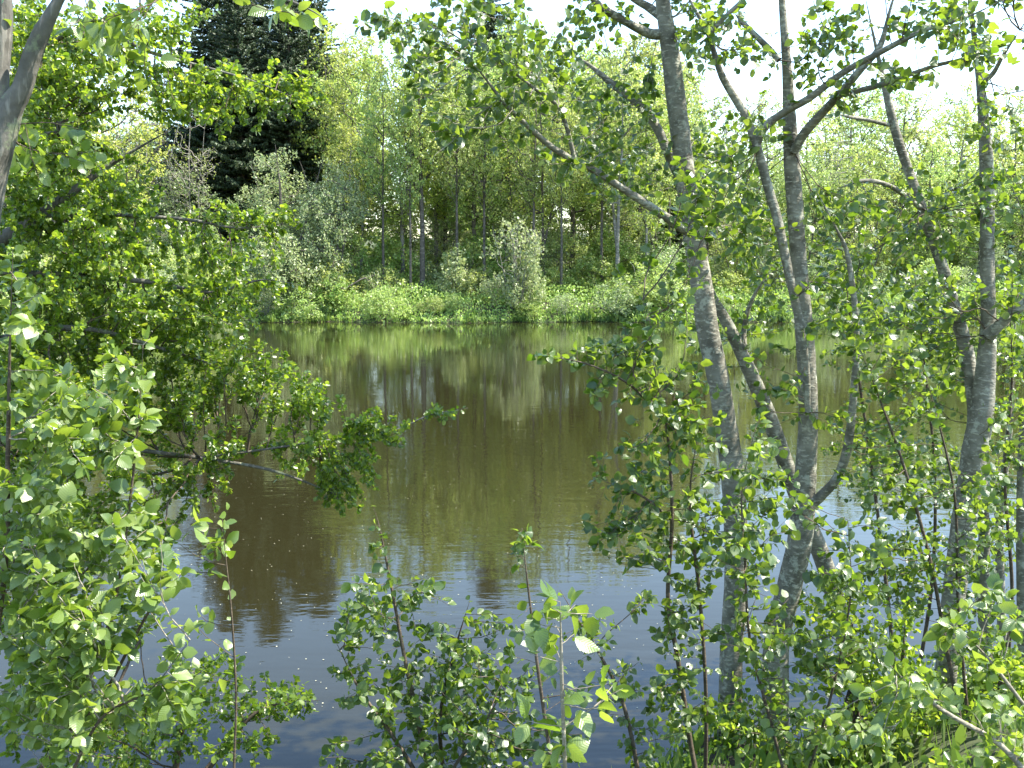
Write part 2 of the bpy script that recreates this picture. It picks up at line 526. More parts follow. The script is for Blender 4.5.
def crown_targets(rng, n, h0, h1, rx, shape='egg', clump=1.0, shell=0.35, rag=.35):
    pts = []
    c = np.array([0, 0, (h0 + h1) / 2]); hz = (h1 - h0) / 2
    seed = rng.integers(1 << 30)
    for _try in range(60):
        if len(pts) >= n: break
        p = rng.uniform(-1, 1, (n * 4, 3))
        rad = np.sqrt(p[:, 0] ** 2 + p[:, 1] ** 2)
        t = (p[:, 2] + 1) / 2
        if shape == 'egg': env = np.sqrt(np.clip(1 - (t * 2 - 1) ** 2, 0, 1)) * (1.1 - .35 * t)
        elif shape == 'dome': env = np.sqrt(np.clip(1 - t ** 2, 0, 1))
        elif shape == 'vase': env = np.clip(.25 + 1.0 * t, 0, 1) * np.sqrt(np.clip(1 - t ** 4, 0, 1))
        else: env = np.clip(1 - t, 0, 1)
        q = p * np.array([rx, rx, hz]) + c
        nz_ = snoise(q, np.random.default_rng(seed), 1.3 / max(rx / 2.2, .6)) 
        ok = (rad < env * (1 + rag * nz_)) & (nz_ * clump > -.28 + rng.random(len(p)) * .3) & (rad > shell * env * rng.random(len(p)))
        pts += list(q[ok])
    return np.array(pts[:n])


def trunk_path(rng, H, lean=0.03, wob=0.12, n=14):
    t = np.linspace(0, 1, n)
    l = rng.normal(0, lean, 2) * H
    x = l[0] * t ** 1.5 + np.cumsum(rng.normal(0, wob / n ** .5, n)) * t
    y = l[1] * t ** 1.5 + np.cumsum(rng.normal(0, wob / n ** .5, n)) * t
    return np.stack([x, y, -0.4 + t * (H + .4)], 1)


def far_proto(kind, seed, H, rx, h0, nt, leaf, spacing, lmat, bmat, r0, stems=1, shape='egg', tip=.012, clump=1.0, nleaf=None, bf=.35, name='deciduous_tree', leafname='crown', lw=.45, up=.7):
    rng = np.random.default_rng(seed)
    tub = Tubes(); nodes, pl = [], []
    for s in range(stems):
        hh = H * .95 * rng.uniform(.8, 1) if stems > 1 else H * .95
        p = trunk_path(rng, hh, .03 if stems == 1 else .16, .25)
        if stems > 1: p[:, :2] += rng.normal(0, .25, 2) * (rx / 3)
        p = catmull(p, 2)
        r = r0 * (1 - np.linspace(0, 1, len(p))) ** .8 + tip
        if stems > 1: r = r * .6
        tub.add(p, r, 7)
        k = p[:, 2] > h0 * .6
        nodes.append(p[k]); pl.append(p[k][:, 2] * .6)
    T = crown_targets(rng, int(nt * 1.35), h0, H, rx, shape, clump, rag=.8 if H < 4 else .45)
    A, D = wood_and_leaves(np.vstack(nodes), np.concatenate(pl), T, rng, bf, tip, tub, sides=3, wig=.2, leafdesc=9, spacing=spacing * .68, per=2, rmax=r0 * .45, powr=.42)
    if nleaf and len(A) > nleaf:
        k = rng.permutation(len(A))[:nleaf]; A, D = A[k], D[k]
    A = A + rng.normal(0, leaf * .9, A.shape)
    yd, zd = leaf_frames(A, D, rng, up=up)
    lm = leaf_mesh(name + '_' + leafname, A, yd, zd, leaf * rng.uniform(.6, 1.55, len(A)), tmpl_far(lw), rng)
    lm.materials.append(lmat)
    tm = tub.mesh(name + '_trunk'); tm.materials.append(bmat)
    print('PROTO', kind, seed, len(A))
    return dict(name=name, trunk=tm, crown=lm, H=H, leafname=leafname)


def spruce_proto(seed, H, R):
    rng = np.random.default_rng(seed)
    tub = Tubes()
    tp = catmull(trunk_path(rng, H, .01, .1), 2)
    tub.add(tp, .24 * (1 - np.linspace(0, 1, len(tp))) + .02, 8)
    A, D, S = [], [], []
    z = H * .10
    while z < H * .985:
        f = (z - H * .1) / (H * .9)
        L = R * (1 - f) ** .55 * (1 if f > .12 else .55 + f * 3.5)
        nb = rng.integers(6, 9)
        for b in range(nb):
            a = rng.uniform(0, 6.28); Lb = L * rng.uniform(.45, 1.2) + .15
            if rng.random() < .1: continue
            s = np.linspace(0, 1, 7); zb = z + rng.uniform(-.35, .35)
            drop = (-.10 - .35 * (1 - f)) * s + .30 * s ** 2.4
            pts = np.stack([np.cos(a) * Lb * s, np.sin(a) * Lb * s, zb + Lb * drop * rng.uniform(.55, 1.15)], 1)
            tub.add(pts, .035 * (1 - s) * (Lb / R + .3) + .006, 3)
            m = int(Lb * 34) + 6
            t = rng.random(m) ** .7 * .92 + .08
            base = np.stack([np.interp(t, s, pts[:, k]) for k in range(3)], 1)
            dv = np.array([np.cos(a), np.sin(a), -.15]); sv = np.array([-np.sin(a), np.cos(a), 0])
            sg = rng.choice([-1, 1], m)[:, None]
            d = dv * rng.uniform(.2, .9, m)[:, None] + sv * sg * rng.uniform(.3, 1, m)[:, None]
            d[:, 2] -= rng.uniform(.1, 1.5, m)
            base = base + sv * sg * rng.uniform(0, .25, m)[:, None] * (1.1 - t)[:, None] * Lb * .5
            A.append(base); D.append(d); S.append(rng.uniform(.16, .42, m) * (.5 + .5 * (1 - f)))
        z += rng.uniform(.17, .34) * (1 - .4 * f)
    A, D, S = np.vstack(A), np.vstack(D), np.concatenate(S)
    zd = rng.normal(0, .6, A.shape); zd[:, 2] += .8
    lm = leaf_mesh('spruce_tree_crown', A, D, zd, S, tmpl_far(.36), rng); lm.materials.append(NEEDLE)
    tm = tub.mesh('spruce_tree_trunk'); tm.materials.append(BARK_FAR)
    return dict(name='spruce_tree', trunk=tm, crown=lm, H=H, leafname='crown')


def place_tree(pr, x, y, H, rot, label, cat, group=None, wide=1.0, sink=0.0, name=None):
    nm = name or pr['name']
    r = bpy.data.objects.new(nm, None); COL.objects.link(r)
    r.location = (x, y, gz(x, y) - sink); s = H / pr['H']
    r.rotation_euler = (0, 0, rot); r.scale = (s * wide, s * wide, s)
    r.empty_display_size = .3
    for k in ('trunk', 'crown'):
        pn = k if k == 'trunk' else pr['leafname']
        o = bpy.data.objects.new(pn, pr[k]); COL.objects.link(o); o.parent = r
    tag(r, label, cat, group)
    return r


K = {}
K['green'] = [far_proto('g', 11, 14, 2.9, 3.0, 420, .115, .034, LEAF_FAR, BARK_FAR, .15),
              far_proto('g', 12, 14, 2.5, 4.5, 380, .115, .036, LEAF_FAR, BARK_FAR, .13, clump=1.3),
              far_proto('g', 13, 13, 3.3, 2.2, 460, .12, .034, LEAF_FAR, BARK_FAR, .16, stems=3)]
K['yellow'] = [far_proto('y', 21, 14, 2.6, 3.5, 420, .11, .036, LEAF_YEL, BARK_FAR_PALE, .12),
               far_proto('y', 22, 14, 3.0, 3.0, 420, .11, .036, LEAF_YEL, BARK_FAR, .13, stems=2)]
K['bare'] = [far_proto('b', 31, 14, 2.4, 3.0, 520, .07, .30, LEAF_FAR, BARK_FAR_PALE, .10, stems=3, tip=.014, name='bare_tree'),
             far_proto('b', 32, 15, 2.2, 5.0, 460, .07, .22, LEAF_YEL, BARK_FAR_PALE, .11, stems=2, tip=.014, name='bare_tree')]
K['willow'] = [far_proto('w', 41, 8, 3.6, .6, 620, .13, .028, LEAF_WIL, BARK_FAR, .14, stems=5, shape='dome', name='willow_tree', lw=.2, up=.4)]
K['spruce'] = [spruce_proto(51, 25, 5.4), spruce_proto(52, 24, 4.8)]
K['shrub'] = [far_proto('s', 61, 2.6, 1.5, .1, 200, .10, .024, LEAF_UND, BARK_FAR, .03, stems=6, shape='dome', tip=.006, name='bank_shrub', leafname='foliage'),
              far_proto('s', 62, 3.0, 1.3, .1, 200, .085, .024, LEAF_WIL, BARK_FAR, .03, stems=6, shape='egg', tip=.006, name='bank_shrub', leafname='foliage'),
              far_proto('s', 63, 2.4, 1.7, .1, 220, .09, .026, LEAF_FAR, BARK_FAR_PALE, .03, stems=7, shape='dome', tip=.006, name='bank_shrub', leafname='foliage'),
              far_proto('s', 64, 2.8, 1.2, .1, 200, .08, .05, LEAF_WIL, BARK_FAR_PALE, .03, stems=8, shape='vase', tip=.007, name='bank_shrub', leafname='foliage')]
K['under'] = [far_proto('u', 81, 7, 2.3, .5, 420, .11, .036, LEAF_UND, BARK_FAR, .07, stems=3, tip=.008, name='young_tree'),
              far_proto('u', 82, 7.5, 2.0, .6, 400, .10, .036, LEAF_WIL, BARK_FAR_PALE, .07, stems=3, tip=.008, name='young_tree', lw=.3),
              far_proto('u', 83, 7, 2.5, .4, 420, .11, .036, LEAF_FAR, BARK_FAR, .07, stems=4, tip=.008, name='young_tree')]
prng = np.random.default_rng(5)


def at_px(px, y):
    return (px - 512) / FPX * y


def top_h(py, x, y):
    """tree height whose top is seen at row py"""
    return float(P(512, py, y)[2]) - gz(x, y)


# (column, distance, row of its top, kind, width factor, label)
STAND = [
    (222, 74, -46, 'spruce', 1.2, 'dark tall spruce, leftmost of those over the grey-green willow'),
    (262, 80, -60, 'spruce', 1.25, 'dark tall spruce between the two outer spruces over the willow'),
    (248, 71, -22, 'spruce', 1.0, 'dark spruce in front, between the leftmost and middle tall spruces'),
    (294, 72, -14, 'spruce', 1.0, 'dark spruce in front, between the middle and rightmost tall spruces'),
    (328, 84, 34, 'spruce', .9, 'shorter dark spruce behind, just right of the tall spruces'),
    (312, 76, -30, 'spruce', 1.2, 'dark tall spruce, rightmost of those over the grey-green willow'),
    (492, 84, -22, 'spruce', 1.1, 'lone dark spruce rising behind the middle of the far wood'),
    (690, 70, 120, 'spruce', 1.1, 'short dark spruce half hidden behind the alder trunks'),
    (286, 59, 142, 'willow', 1.0, 'rounded grey-green willow, left one of the pair under the spruces'),
    (338, 60, 150, 'willow', .9, 'rounded grey-green willow, right one of the pair under the spruces'),
    (362, 66, 20, 'yellow', 1.0, 'yellow-green spring tree just right of the spruces, leafed from the middle up'),
    (398, 64, 12, 'yellow', .9, 'yellow-green spring tree beside the tall dark bare trunks'),
    (345, 72, 16, 'yellow', 1.0, 'yellow-green spring tree half behind the willow on its right'),
    (423, 60, 14, 'dark', 1.0, 'slim tree with the darkest straight trunk at the far bank'),
    (404, 63, 70, 'dark', .9, 'slim dark-trunked tree just left of the darkest straight trunk'),
    (437, 67, 40, 'dark', .9, 'slim dark-trunked tree just right of the darkest straight trunk'),
    (384, 60, 60, 'dark', .62, 'thin trunk at the far bank midway between willows and darkest trunk'),
    (411, 59, 75, 'dark', .55, 'thin trunk at the far bank touching the darkest trunk on its left'),
    (457, 60, 50, 'dark', .6, 'thin trunk at the far bank left of the tallest feathery shrub'),
    (484, 61, 64, 'dark', .65, 'thin trunk at the far bank just left behind the tallest feathery shrub'),
    (533, 60, 58, 'dark', .6, 'thin trunk at the far bank right behind the tallest feathery shrub'),
    (561, 59, 70, 'dark', .55, 'thin trunk at the far bank midway to the pale double trunk'),
    (601, 61, 52, 'dark', .62, 'thin trunk at the far bank close left of the pale double trunk'),
    (646, 60, 66, 'dark', .6, 'thin trunk at the far bank right of the pale double trunk'),
    (352, 62, 120, 'dark', .8, 'grey-trunked tree rising between the willows and the yellow-green trees'),
    (590, 70, 90, 'dark', .9, 'slim dark-trunked tree left of the pale double trunk'),
    (445, 68, 8, 'green', 1.0, 'light green tree right behind the darkest straight trunk'),
    (475, 64, 26, 'green', 1.0, 'light green tree behind the pale feathery bank shrub'),
    (512, 68, -4, 'green', 1.1, 'broad light green tree in front of the lone middle spruce'),
    (540, 62, 18, 'yellow', 1.0, 'low yellowish tree right of the pale feathery bank shrub'),
    (572, 65, 18, 'green', 1.1, 'full green tree behind the thin leafy alder limb'),
    (618, 60, 40, 'forked', 1.0, 'tree with a pale double trunk near the water'),
    (640, 70, 24, 'green', 1.15, 'tall full green tree left of the mossy alder trunk'),
    (664, 64, 60, 'green', .9, 'green tree low between the forked pale trunk and the alders'),
    (150, 68, 50, 'bare', 1.0, 'leafless twiggy grey tree, left one beside the hawthorn top'),
    (178, 72, 40, 'bare', 1.1, 'leafless twiggy grey tree between hawthorn top and spruces'),
    (196, 66, 70, 'bare', .9, 'low leafless grey tree at the foot of the spruces'),
    (124, 60, 45, 'yellow', 1.0, 'yellow-green tree seen through the hawthorn leaves on the left'),
    (60, 60, -10, 'green', 1.1, 'green tree far behind the leaning grey fork'),
    (8, 60, -20, 'green', 1.1, 'green tree far behind the grey trunk at the left edge'),
    (-60, 60, 60, 'green', 1.1, 'green tree of the far bank past the left edge'),
]
K['dark'] = [far_proto('d', 71, 15, 2.4, 6.0, 400, .115, .038, LEAF_FAR, BARK_FAR, .17, clump=1.2), far_proto('d', 73, 15, 2.5, 4.0, 400, .115, .038, LEAF_YEL, BARK_FAR_PALE, .17, clump=1.2)]
K['forked'] = [far_proto('f', 72, 13, 2.4, 4.5, 340, .115, .04, LEAF_FAR, BARK_FAR_PALE, .19, stems=2, clump=1.2)]

for px, y, top, kind, wide, lab in STAND:
    x = at_px(px, y)
    ks = K[kind]; pr_ = ks[int(prng.integers(len(ks)))]
    H = top_h(top, x, y)
    place_tree(pr_, x, y, H, prng.uniform(0, 6.28), lab, {'spruce': 'spruce tree', 'willow': 'willow tree'}.get(kind, 'tree'),
               'trees of the far bank', wide=wide * (14 / H if kind not in ('spruce', 'willow') else 1) ** .5)

# the wood behind: rows of trees, each told by what it stands near
MARKS = [(-120, 'past the left edge'), (0, 'behind the grey trunk'), (110, 'behind the hawthorn'), (205, 'left of the spruces'),
         (330, 'by the spruces'), (420, 'by the darkest trunk'), (500, 'by the middle spruce'), (590, 'left of the double trunk'),
         (650, 'left of the first alder'), (730, 'between the left alders'), (800, 'behind the middle alder'), (850, 'right of the middle alder'),
         (905, 'behind the leaning stem'), (970, 'behind the rightmost alder'), (1040, 'at the right edge'), (1200, 'past the right edge')]
used_labels = {}


def mark_label(px, adj, noun, row):
    m = min(MARKS, key=lambda q: abs(q[0] - px))[1]
    base = f'{adj} {noun} {row} {m}'
    return base


ROWS = [(70, 13, 'of the second row', (78, 102), 15), (80, 15, 'of the third row', (72, 94), 15), (92, 17, 'of the deepest row', (74, 92), 16)]
ADJ = {'green': 'light green', 'yellow': 'yellowish green', 'bare': 'nearly leafless', 'spruce': 'dark'}
for y0, cnt, row, (t0, t1), h in ROWS:
    for i_ in range(cnt):
        px = -110 + (1250) * (i_ + .5) / cnt + prng.uniform(-22, 22)
        y = y0 + prng.uniform(-3, 3); x = at_px(px, y)
        if 392 < px < 428: continue
        kind = prng.choice(['green', 'yellow', 'bare', 'green', 'bare'] if px > 690 else ['green', 'green', 'yellow', 'green'])
        top = prng.uniform(t0, t1) - (38 if 330 < px < 690 else 0)
        if 60 < px < 330: top += 25
        ks = K[kind]; pr_ = ks[int(prng.integers(len(ks)))]
        H = top_h(top, x, y)
        lab = mark_label(px, ADJ[kind], 'tree', row)
        place_tree(pr_, x, y, H, prng.uniform(0, 6.28), lab, 'tree', 'trees of the wood across the pond', wide=1.1)
UN = ['mid green', 'grey-green', 'light green']
for y_off, cnt, (h0_, h1_), row in ((6.5, 16, (3.0, 4.8), 'just above the bank shrubs'), (12, 19, (5.2, 8.2), 'under the front row of trees'), (20, 20, (7.5, 10.5), 'deeper in the wood'), (34, 19, (7.5, 10.5), 'in the depth of the wood')):
    for i_ in range(cnt):
        px = -80 + 1200 * (i_ + .5) / cnt + prng.uniform(-24, 24)
        y = 55 + y_off + prng.uniform(-2, 2); x = at_px(px, y); k = int(prng.integers(3))
        hu = prng.uniform(h0_, h1_) if not (385 < px < 432 and y_off > 8) else 4.8
        place_tree(K['under'][k], x, y, hu, prng.uniform(0, 6.28), mark_label(px, UN[k], 'young tree', row), 'young tree', 'young trees under the far wood', wide=prng.uniform(1, 1.3), sink=.1)
# right hand stretch of the far bank
for px, y, top, kind in [(705, 66, 150, 'green'), (735, 60, 175, 'yellow'), (765, 64, 120, 'green'), (800, 61, 150, 'green'), (838, 66, 125, 'bare'), (862, 62, 140, 'yellow'),
                         (893, 68, 112, 'bare'), (925, 63, 135, 'green'), (945, 70, 100, 'yellow'), (975, 62, 150, 'green'), (1005, 66, 105, 'green'), (1040, 62, 120, 'yellow'), (1085, 64, 110, 'green')]:
    x = at_px(px, y); H = top_h(top, x, y)
    ks = K[kind]; pr_ = ks[int(prng.integers(len(ks)))]
    place_tree(pr_, x, y, H, prng.uniform(0, 6.28), mark_label(px, ADJ[kind], 'tree', 'of the front row'), 'tree', 'trees of the far bank', wide=1.1)

# shrubs along the far waterline and up the slope
place_tree(K['shrub'][3], at_px(515, 56.5), 56.5, 5.2, 1, 'pale feathery shrub, tallest on the far bank, in front of the wood', 'shrub', 'shrubs of the far bank', wide=.8)
place_tree(K['shrub'][1], at_px(528, 56), 56, 3.6, 2, 'pale feathery shrub leaning right of the tallest one', 'shrub', 'shrubs of the far bank', wide=.8)
SH = ['bright green', 'grey-green', 'light green', 'pale feathery']
for row, y_off, cnt, hr in (('overhanging the waterline', .4, 34, (.9, 2.2)), ('a step above the waterline', 3.2, 24, (2.0, 3.4)), ('high on the slope', 8.0, 22, (2.2, 4.0)), ('far up among the trunks', 14.0, 20, (2.5, 4.5))):
    for i_ in range(cnt):
        px = -60 + 1150 * (i_ + .5) / cnt + prng.uniform(-14, 14)
        x = at_px(px, 56); y = float(far_shore(x)) + y_off + prng.uniform(-.2, 1.2); x = at_px(px, y)
        k = int(prng.integers(4))
        if 305 < px < 460 and y_off < 1: k = [0, 2][k % 2]
        place_tree(K['shrub'][k], x, y, prng.uniform(*hr), prng.uniform(0, 6.28), mark_label(px, SH[k], 'shrub', row), 'shrub', 'shrubs of the far bank', wide=prng.uniform(.9, 1.25), sink=.1)


def scatter_stuff(name, pts, h, mat, tm, label, cat, spread=.5, up=.6, ydir_up=.6, seed=3):
    rng = np.random.default_rng(seed)
    n_ = len(pts)
    yd = rng.normal(0, spread, (n_, 3)); yd[:, 2] = np.abs(yd[:, 2]) * .5 + ydir_up
    zd = rng.normal(0, .6, (n_, 3)); zd[:, 2] += up
    o = link(name, leaf_mesh(name, pts, yd, zd, h, tm, rng), mat)
    return tag(o, label, cat, kind='stuff')


rng = np.random.default_rng(77)
n_ = 90000
x = rng.uniform(-45, 50, n_); q = rng.random(n_) ** 1.5 * 42
y = far_shore(x) + q - .1
keep = (np.abs(x / y) < .62)
x, y, q = x[keep], y[keep], q[keep]
hh = (.25 + .55 * (snoise(np.stack([x, y, x * 0], 1), np.random.default_rng(4), .5) + .5).clip(0, 1.2)) * (.5 + .5 * smooth(q / 2))
z = ground_z(x, y) + rng.random(len(x)) ** 1.3 * hh
n2 = 60000
x2 = rng.uniform(-34, 40, n2); q2 = rng.random(n2) * 6; y2 = far_shore(x2) + q2 - .15
h2 = (.35 + .9 * (snoise(np.stack([x2, y2, x2 * 0], 1), np.random.default_rng(14), 1.1) + .45).clip(0, 1)) * (.35 + .65 * smooth(q2 / 1.5))
x = np.concatenate([x, x2]); y = np.concatenate([y, y2]); z = np.concatenate([z, np.maximum(ground_z(x2, y2), 0) + rng.random(n2) * h2])
scatter_stuff('undergrowth', np.stack([x, y, z], 1), rng.uniform(.06, .17, len(x)), LEAF_UND, tmpl_far(.4), 'low green undergrowth of herbs covering the far wooded slope', 'undergrowth')
n_ = 16000
x = rng.uniform(-34, 40, n_); y = far_shore(x) + rng.uniform(-.35, .7, n_)
scatter_stuff('bank_grass', np.stack([x, y, np.maximum(ground_z(x, y), 0)], 1), rng.uniform(.08, .55, n_) * np.clip(.45 + .55 * np.sin(x * 1.3 + np.sin(x * .47) * 3) + .35 * np.sin(x * 4.7), .08, 1.1), GRASSM, tmpl_far(.035), 'grass and sedge fringe along the far waterline', 'grass', spread=.22, ydir_up=.9, up=0)

# look-alikes that would share a label are told apart by their order from the left
byl = {}
for o in bpy.data.objects:
    if o.parent is None and o.type == 'EMPTY' and 'label' in o:
        byl.setdefault(o['label'], []).append(o)
ORD = ['first', 'second', 'third', 'fourth', 'fifth', 'sixth']
for lab, os_ in byl.items():
    if len(os_) < 2: continue
    os_.sort(key=lambda o: o.location.x / o.location.y)
    w_ = {2: ['left one', 'right one'], 3: ['left one', 'middle one', 'right one']}.get(len(os_), [q + ' from left' for q in ORD])
    for o, a in zip(os_, w_): o['label'] = lab + ', ' + a

# ------------------------------------------------------------------ near plants
def limb_world(pts):
    """pts: (px, py, distance, width in px)"""
    a = np.array([np.append(P(p[0], p[1], p[2]), p[3] / 2 * p[2] / FPX) for p in pts])
    return a


def blob_targets(blobs, rng):
    out = []
    for b in blobs:
        cx, cy_, rx, ry, d, dd, n = b[:7]
        ang = RAD(b[7]) if len(b) > 7 else 0
        got = []
        sd = rng.integers(1 << 30)
        for _try in range(12):
            if len(got) >= n: break
            p = rng.normal(0, .5, (n * 3, 3)); p = p[np.linalg.norm(p, axis=1) < 1.05]
            u = p[:, 0] * rx; v = p[:, 1] * ry
            uu = cx + u * math.cos(ang) - v * math.sin(ang); vv = cy_ + u * math.sin(ang) + v * math.cos(ang)
            W = np.array([P(a, c, d + e * dd) for a, c, e in zip(uu, vv, p[:, 2])])
            nn = snoise(W, np.random.default_rng(sd), 6.0)
            ok = nn > -.25 + rng.random(len(W)) * .25 - .25 * _try
            ok &= (W[:, 2] > ground_z(W[:, 0], W[:, 1]) + .06) & (W[:, 2] > .04)
            got += list(W[ok])
        out += got[:n]
        if len(got) < n: print('SHORT', b, len(got))
    return np.array(out)


DENS = 2.7


def near_plant(name, label, cat, trunks, branches, blobs, leafmat, bark, leaf, spacing, seed, tmpl='near', tip=.001, bf=.6, leafdesc=4, group=None, twigbark=None,
               curl=.25, leafw=.5, droop=.25, up=.8, rmax=.012, to_ground=True, dens=None):
    rng = np.random.default_rng(seed)
    limbs = []
    base = None
    for kind, L in [('trunk', t) for t in trunks] + [('branch', b) for b in branches]:
        a = limb_world(L)
        if kind == 'trunk' and to_ground:
            g0 = gz(a[0, 0], a[0, 1])
            if a[0, 2] > g0 - .15:      # carry the stem down into the bank
                d = a[0, :3] - a[min(2, len(a) - 1), :3]
                low = a[0].copy(); low[2] = g0 - .2; low[:2] += np.clip(d[:2] * .3, -.15, .15); low[3] *= 1.15
                a = np.vstack([low, a])
        if base is None:
            base = a[0, :3].copy(); base[2] = max(gz(base[0], base[1]), -1)
        s = catmull(a, 10)
        limbs.append((kind, s))
    root = bpy.data.objects.new(name, None); COL.objects.link(root); root.location = base; root.empty_display_size = .1
    tag(root, label, cat, group)
    nodes, pl, SA, SD = [], [], [], []
    for kind, s in limbs:
        tb = Tubes()
        tt = np.linspace(0, 1, len(s)); s[:, 3] *= 1 - .85 * np.clip((tt - .72) / .28, 0, 1)
        thick = s[:, 3].max() > .012
        tb.add(s[:, :3], np.maximum(s[:, 3], .0011), 16 if thick else 6, lump=.05 if thick else 0, rng=rng)
        link(kind, tb.mesh(name + '_' + kind, base), bark, root)
        thin = np.where(s[:, 3] < .006)[0]
        for k in thin[:-1]:
            cnt = rng.poisson(np.linalg.norm(s[k + 1, :3] - s[k, :3]) / (spacing * 2.2 / (dens or DENS)))
            if cnt:
                t = rng.random(cnt)[:, None]; dv = s[k + 1, :3] - s[k, :3]
                SA.append(s[k, :3] + dv * t); SD.append(np.repeat(dv[None] / np.linalg.norm(dv), cnt, 0))
        nodes.append(s[:, :3])
        seg = np.concatenate([[0], np.cumsum(np.linalg.norm(np.diff(s[:, :3], axis=0), axis=1))])
        pl.append(seg * .3 + (0 if kind == 'trunk' else .5))
    T = blob_targets(blobs, rng)
    tb = Tubes()
    A, D = wood_and_leaves(np.vstack(nodes), np.concatenate(pl), T, rng, bf, tip, tb, sides=5, wig=.06, leafdesc=leafdesc + 2, spacing=spacing / (dens or DENS), per=3, rmax=rmax, powr=.42, relax=4)
    link('twigs', tb.mesh(name + '_twigs', base), twigbark or BARK_TWIG, root)
    if SA: A = np.vstack([A] + SA); D = np.vstack([D] + SD)
    n_ = len(A)
    yd, zd = leaf_frames(A, D, rng, up=up, droop=droop, wild=.8)
    pet = yd / np.linalg.norm(yd, axis=1)[:, None] * (leaf * .18)
    tm_ = {'near': tmpl_near, 'mid': tmpl_mid, 'far': tmpl_far}[tmpl](leafw)
    sz = leaf * np.clip(rng.normal(.84, .28, n_), .28, 1.45)
    link('foliage', leaf_mesh(name + '_foliage', A + pet, yd, zd, sz, tm_, rng, base, curl), leafmat, root)
    print('PLANT', name, 'targets', len(T), 'leaves', n_)
    return root


G_AL = 'grey alders on the near bank'
# A: the mossy alder left of centre-right
near_plant('alder_tree', 'lichen-grey alder, left trunk of the three big ones, two limbs reaching left', 'alder tree',
    [[(728, 775, 6.0, 25.2), (731, 660, 6.0, 24.4), (736, 560, 6.0, 23.5), (733, 480, 6.0, 23.5), (722, 400, 6.0, 22.6), (708, 330, 6.0, 21.8), (699, 270, 6.0, 20.9), (690, 210, 6.0, 20.9), (682, 150, 6.0, 19.1), (674, 80, 6.0, 18.3), (664, 10, 6.0, 17.4), (655, -60, 6.0, 14.8), (648, -160, 6.0, 9.6), (640, -260, 6.1, 3.5)]],
    [[(688, 232, 5.95, 9), (660, 213, 5.8, 8.5), (625, 190, 5.7, 7.5), (590, 168, 5.6, 7), (556, 150, 5.5, 6), (530, 128, 5.4, 5.5), (505, 104, 5.3, 4.6), (485, 78, 5.2, 3.8), (466, 56, 5.1, 2.4)],
     [(698, 215, 6.0, 11), (688, 190, 6.1, 11), (672, 162, 6.2, 10), (657, 128, 6.2, 9), (640, 105, 6.25, 8), (612, 84, 6.3, 7), (588, 64, 6.35, 5.5), (560, 50, 6.4, 3.5)],
     [(672, 32, 6.0, 12), (652, 34, 6.0, 10), (630, 24, 5.9, 8), (606, 10, 5.8, 7), (586, -6, 5.7, 5), (560, -22, 5.6, 3.5)],
     [(666, 20, 6.0, 10), (650, 8, 6.1, 8), (628, -6, 6.1, 6), (600, -40, 6.1, 4)],
     [(575, 160, 5.55, 5), (560, 110, 5.5, 4), (530, 85, 5.4, 3), (500, 62, 5.4, 2), (480, 40, 5.4, 1.5)]],
    [(470, 30, 80, 45, 5.2, .5, 90), (520, 75, 90, 50, 5.4, .6, 130), (560, 150, 70, 40, 5.5, .5, 45), (430, 130, 40, 50, 5.2, .4, 26), (430, 70, 40, 55, 5.1, .5, 45), (500, 120, 60, 40, 5.4, .5, 40), (590, 20, 60, 40, 5.8, .6, 45), (600, 110, 60, 50, 6.0, .6, 60), (620, 170, 60, 40, 6.0, .6, 40), (400, 20, 50, 28, 5, .4, 34), (640, 90, 60, 50, 6.2, .5, 40),
     (700, 30, 50, 40, 6.2, .8, 50), (650, 170, 40, 40, 6.2, .5, 25), (720, 150, 50, 60, 6.4, .6, 55), (760, 230, 45, 60, 6.3, .6, 50), (690, -60, 120, 60, 6, 1, 110), (690, -220, 220, 120, 6, 2, 80), (500, -60, 120, 50, 5.8, 1, 90)],
    LEAF_ALDER, BARK_ALDER, .042, .05, 101, dens=2.4, twigbark=BARK_PALE, group=G_AL, leafw=.46)  # paler twig bark here stands in for sunlight on this alder's twigs
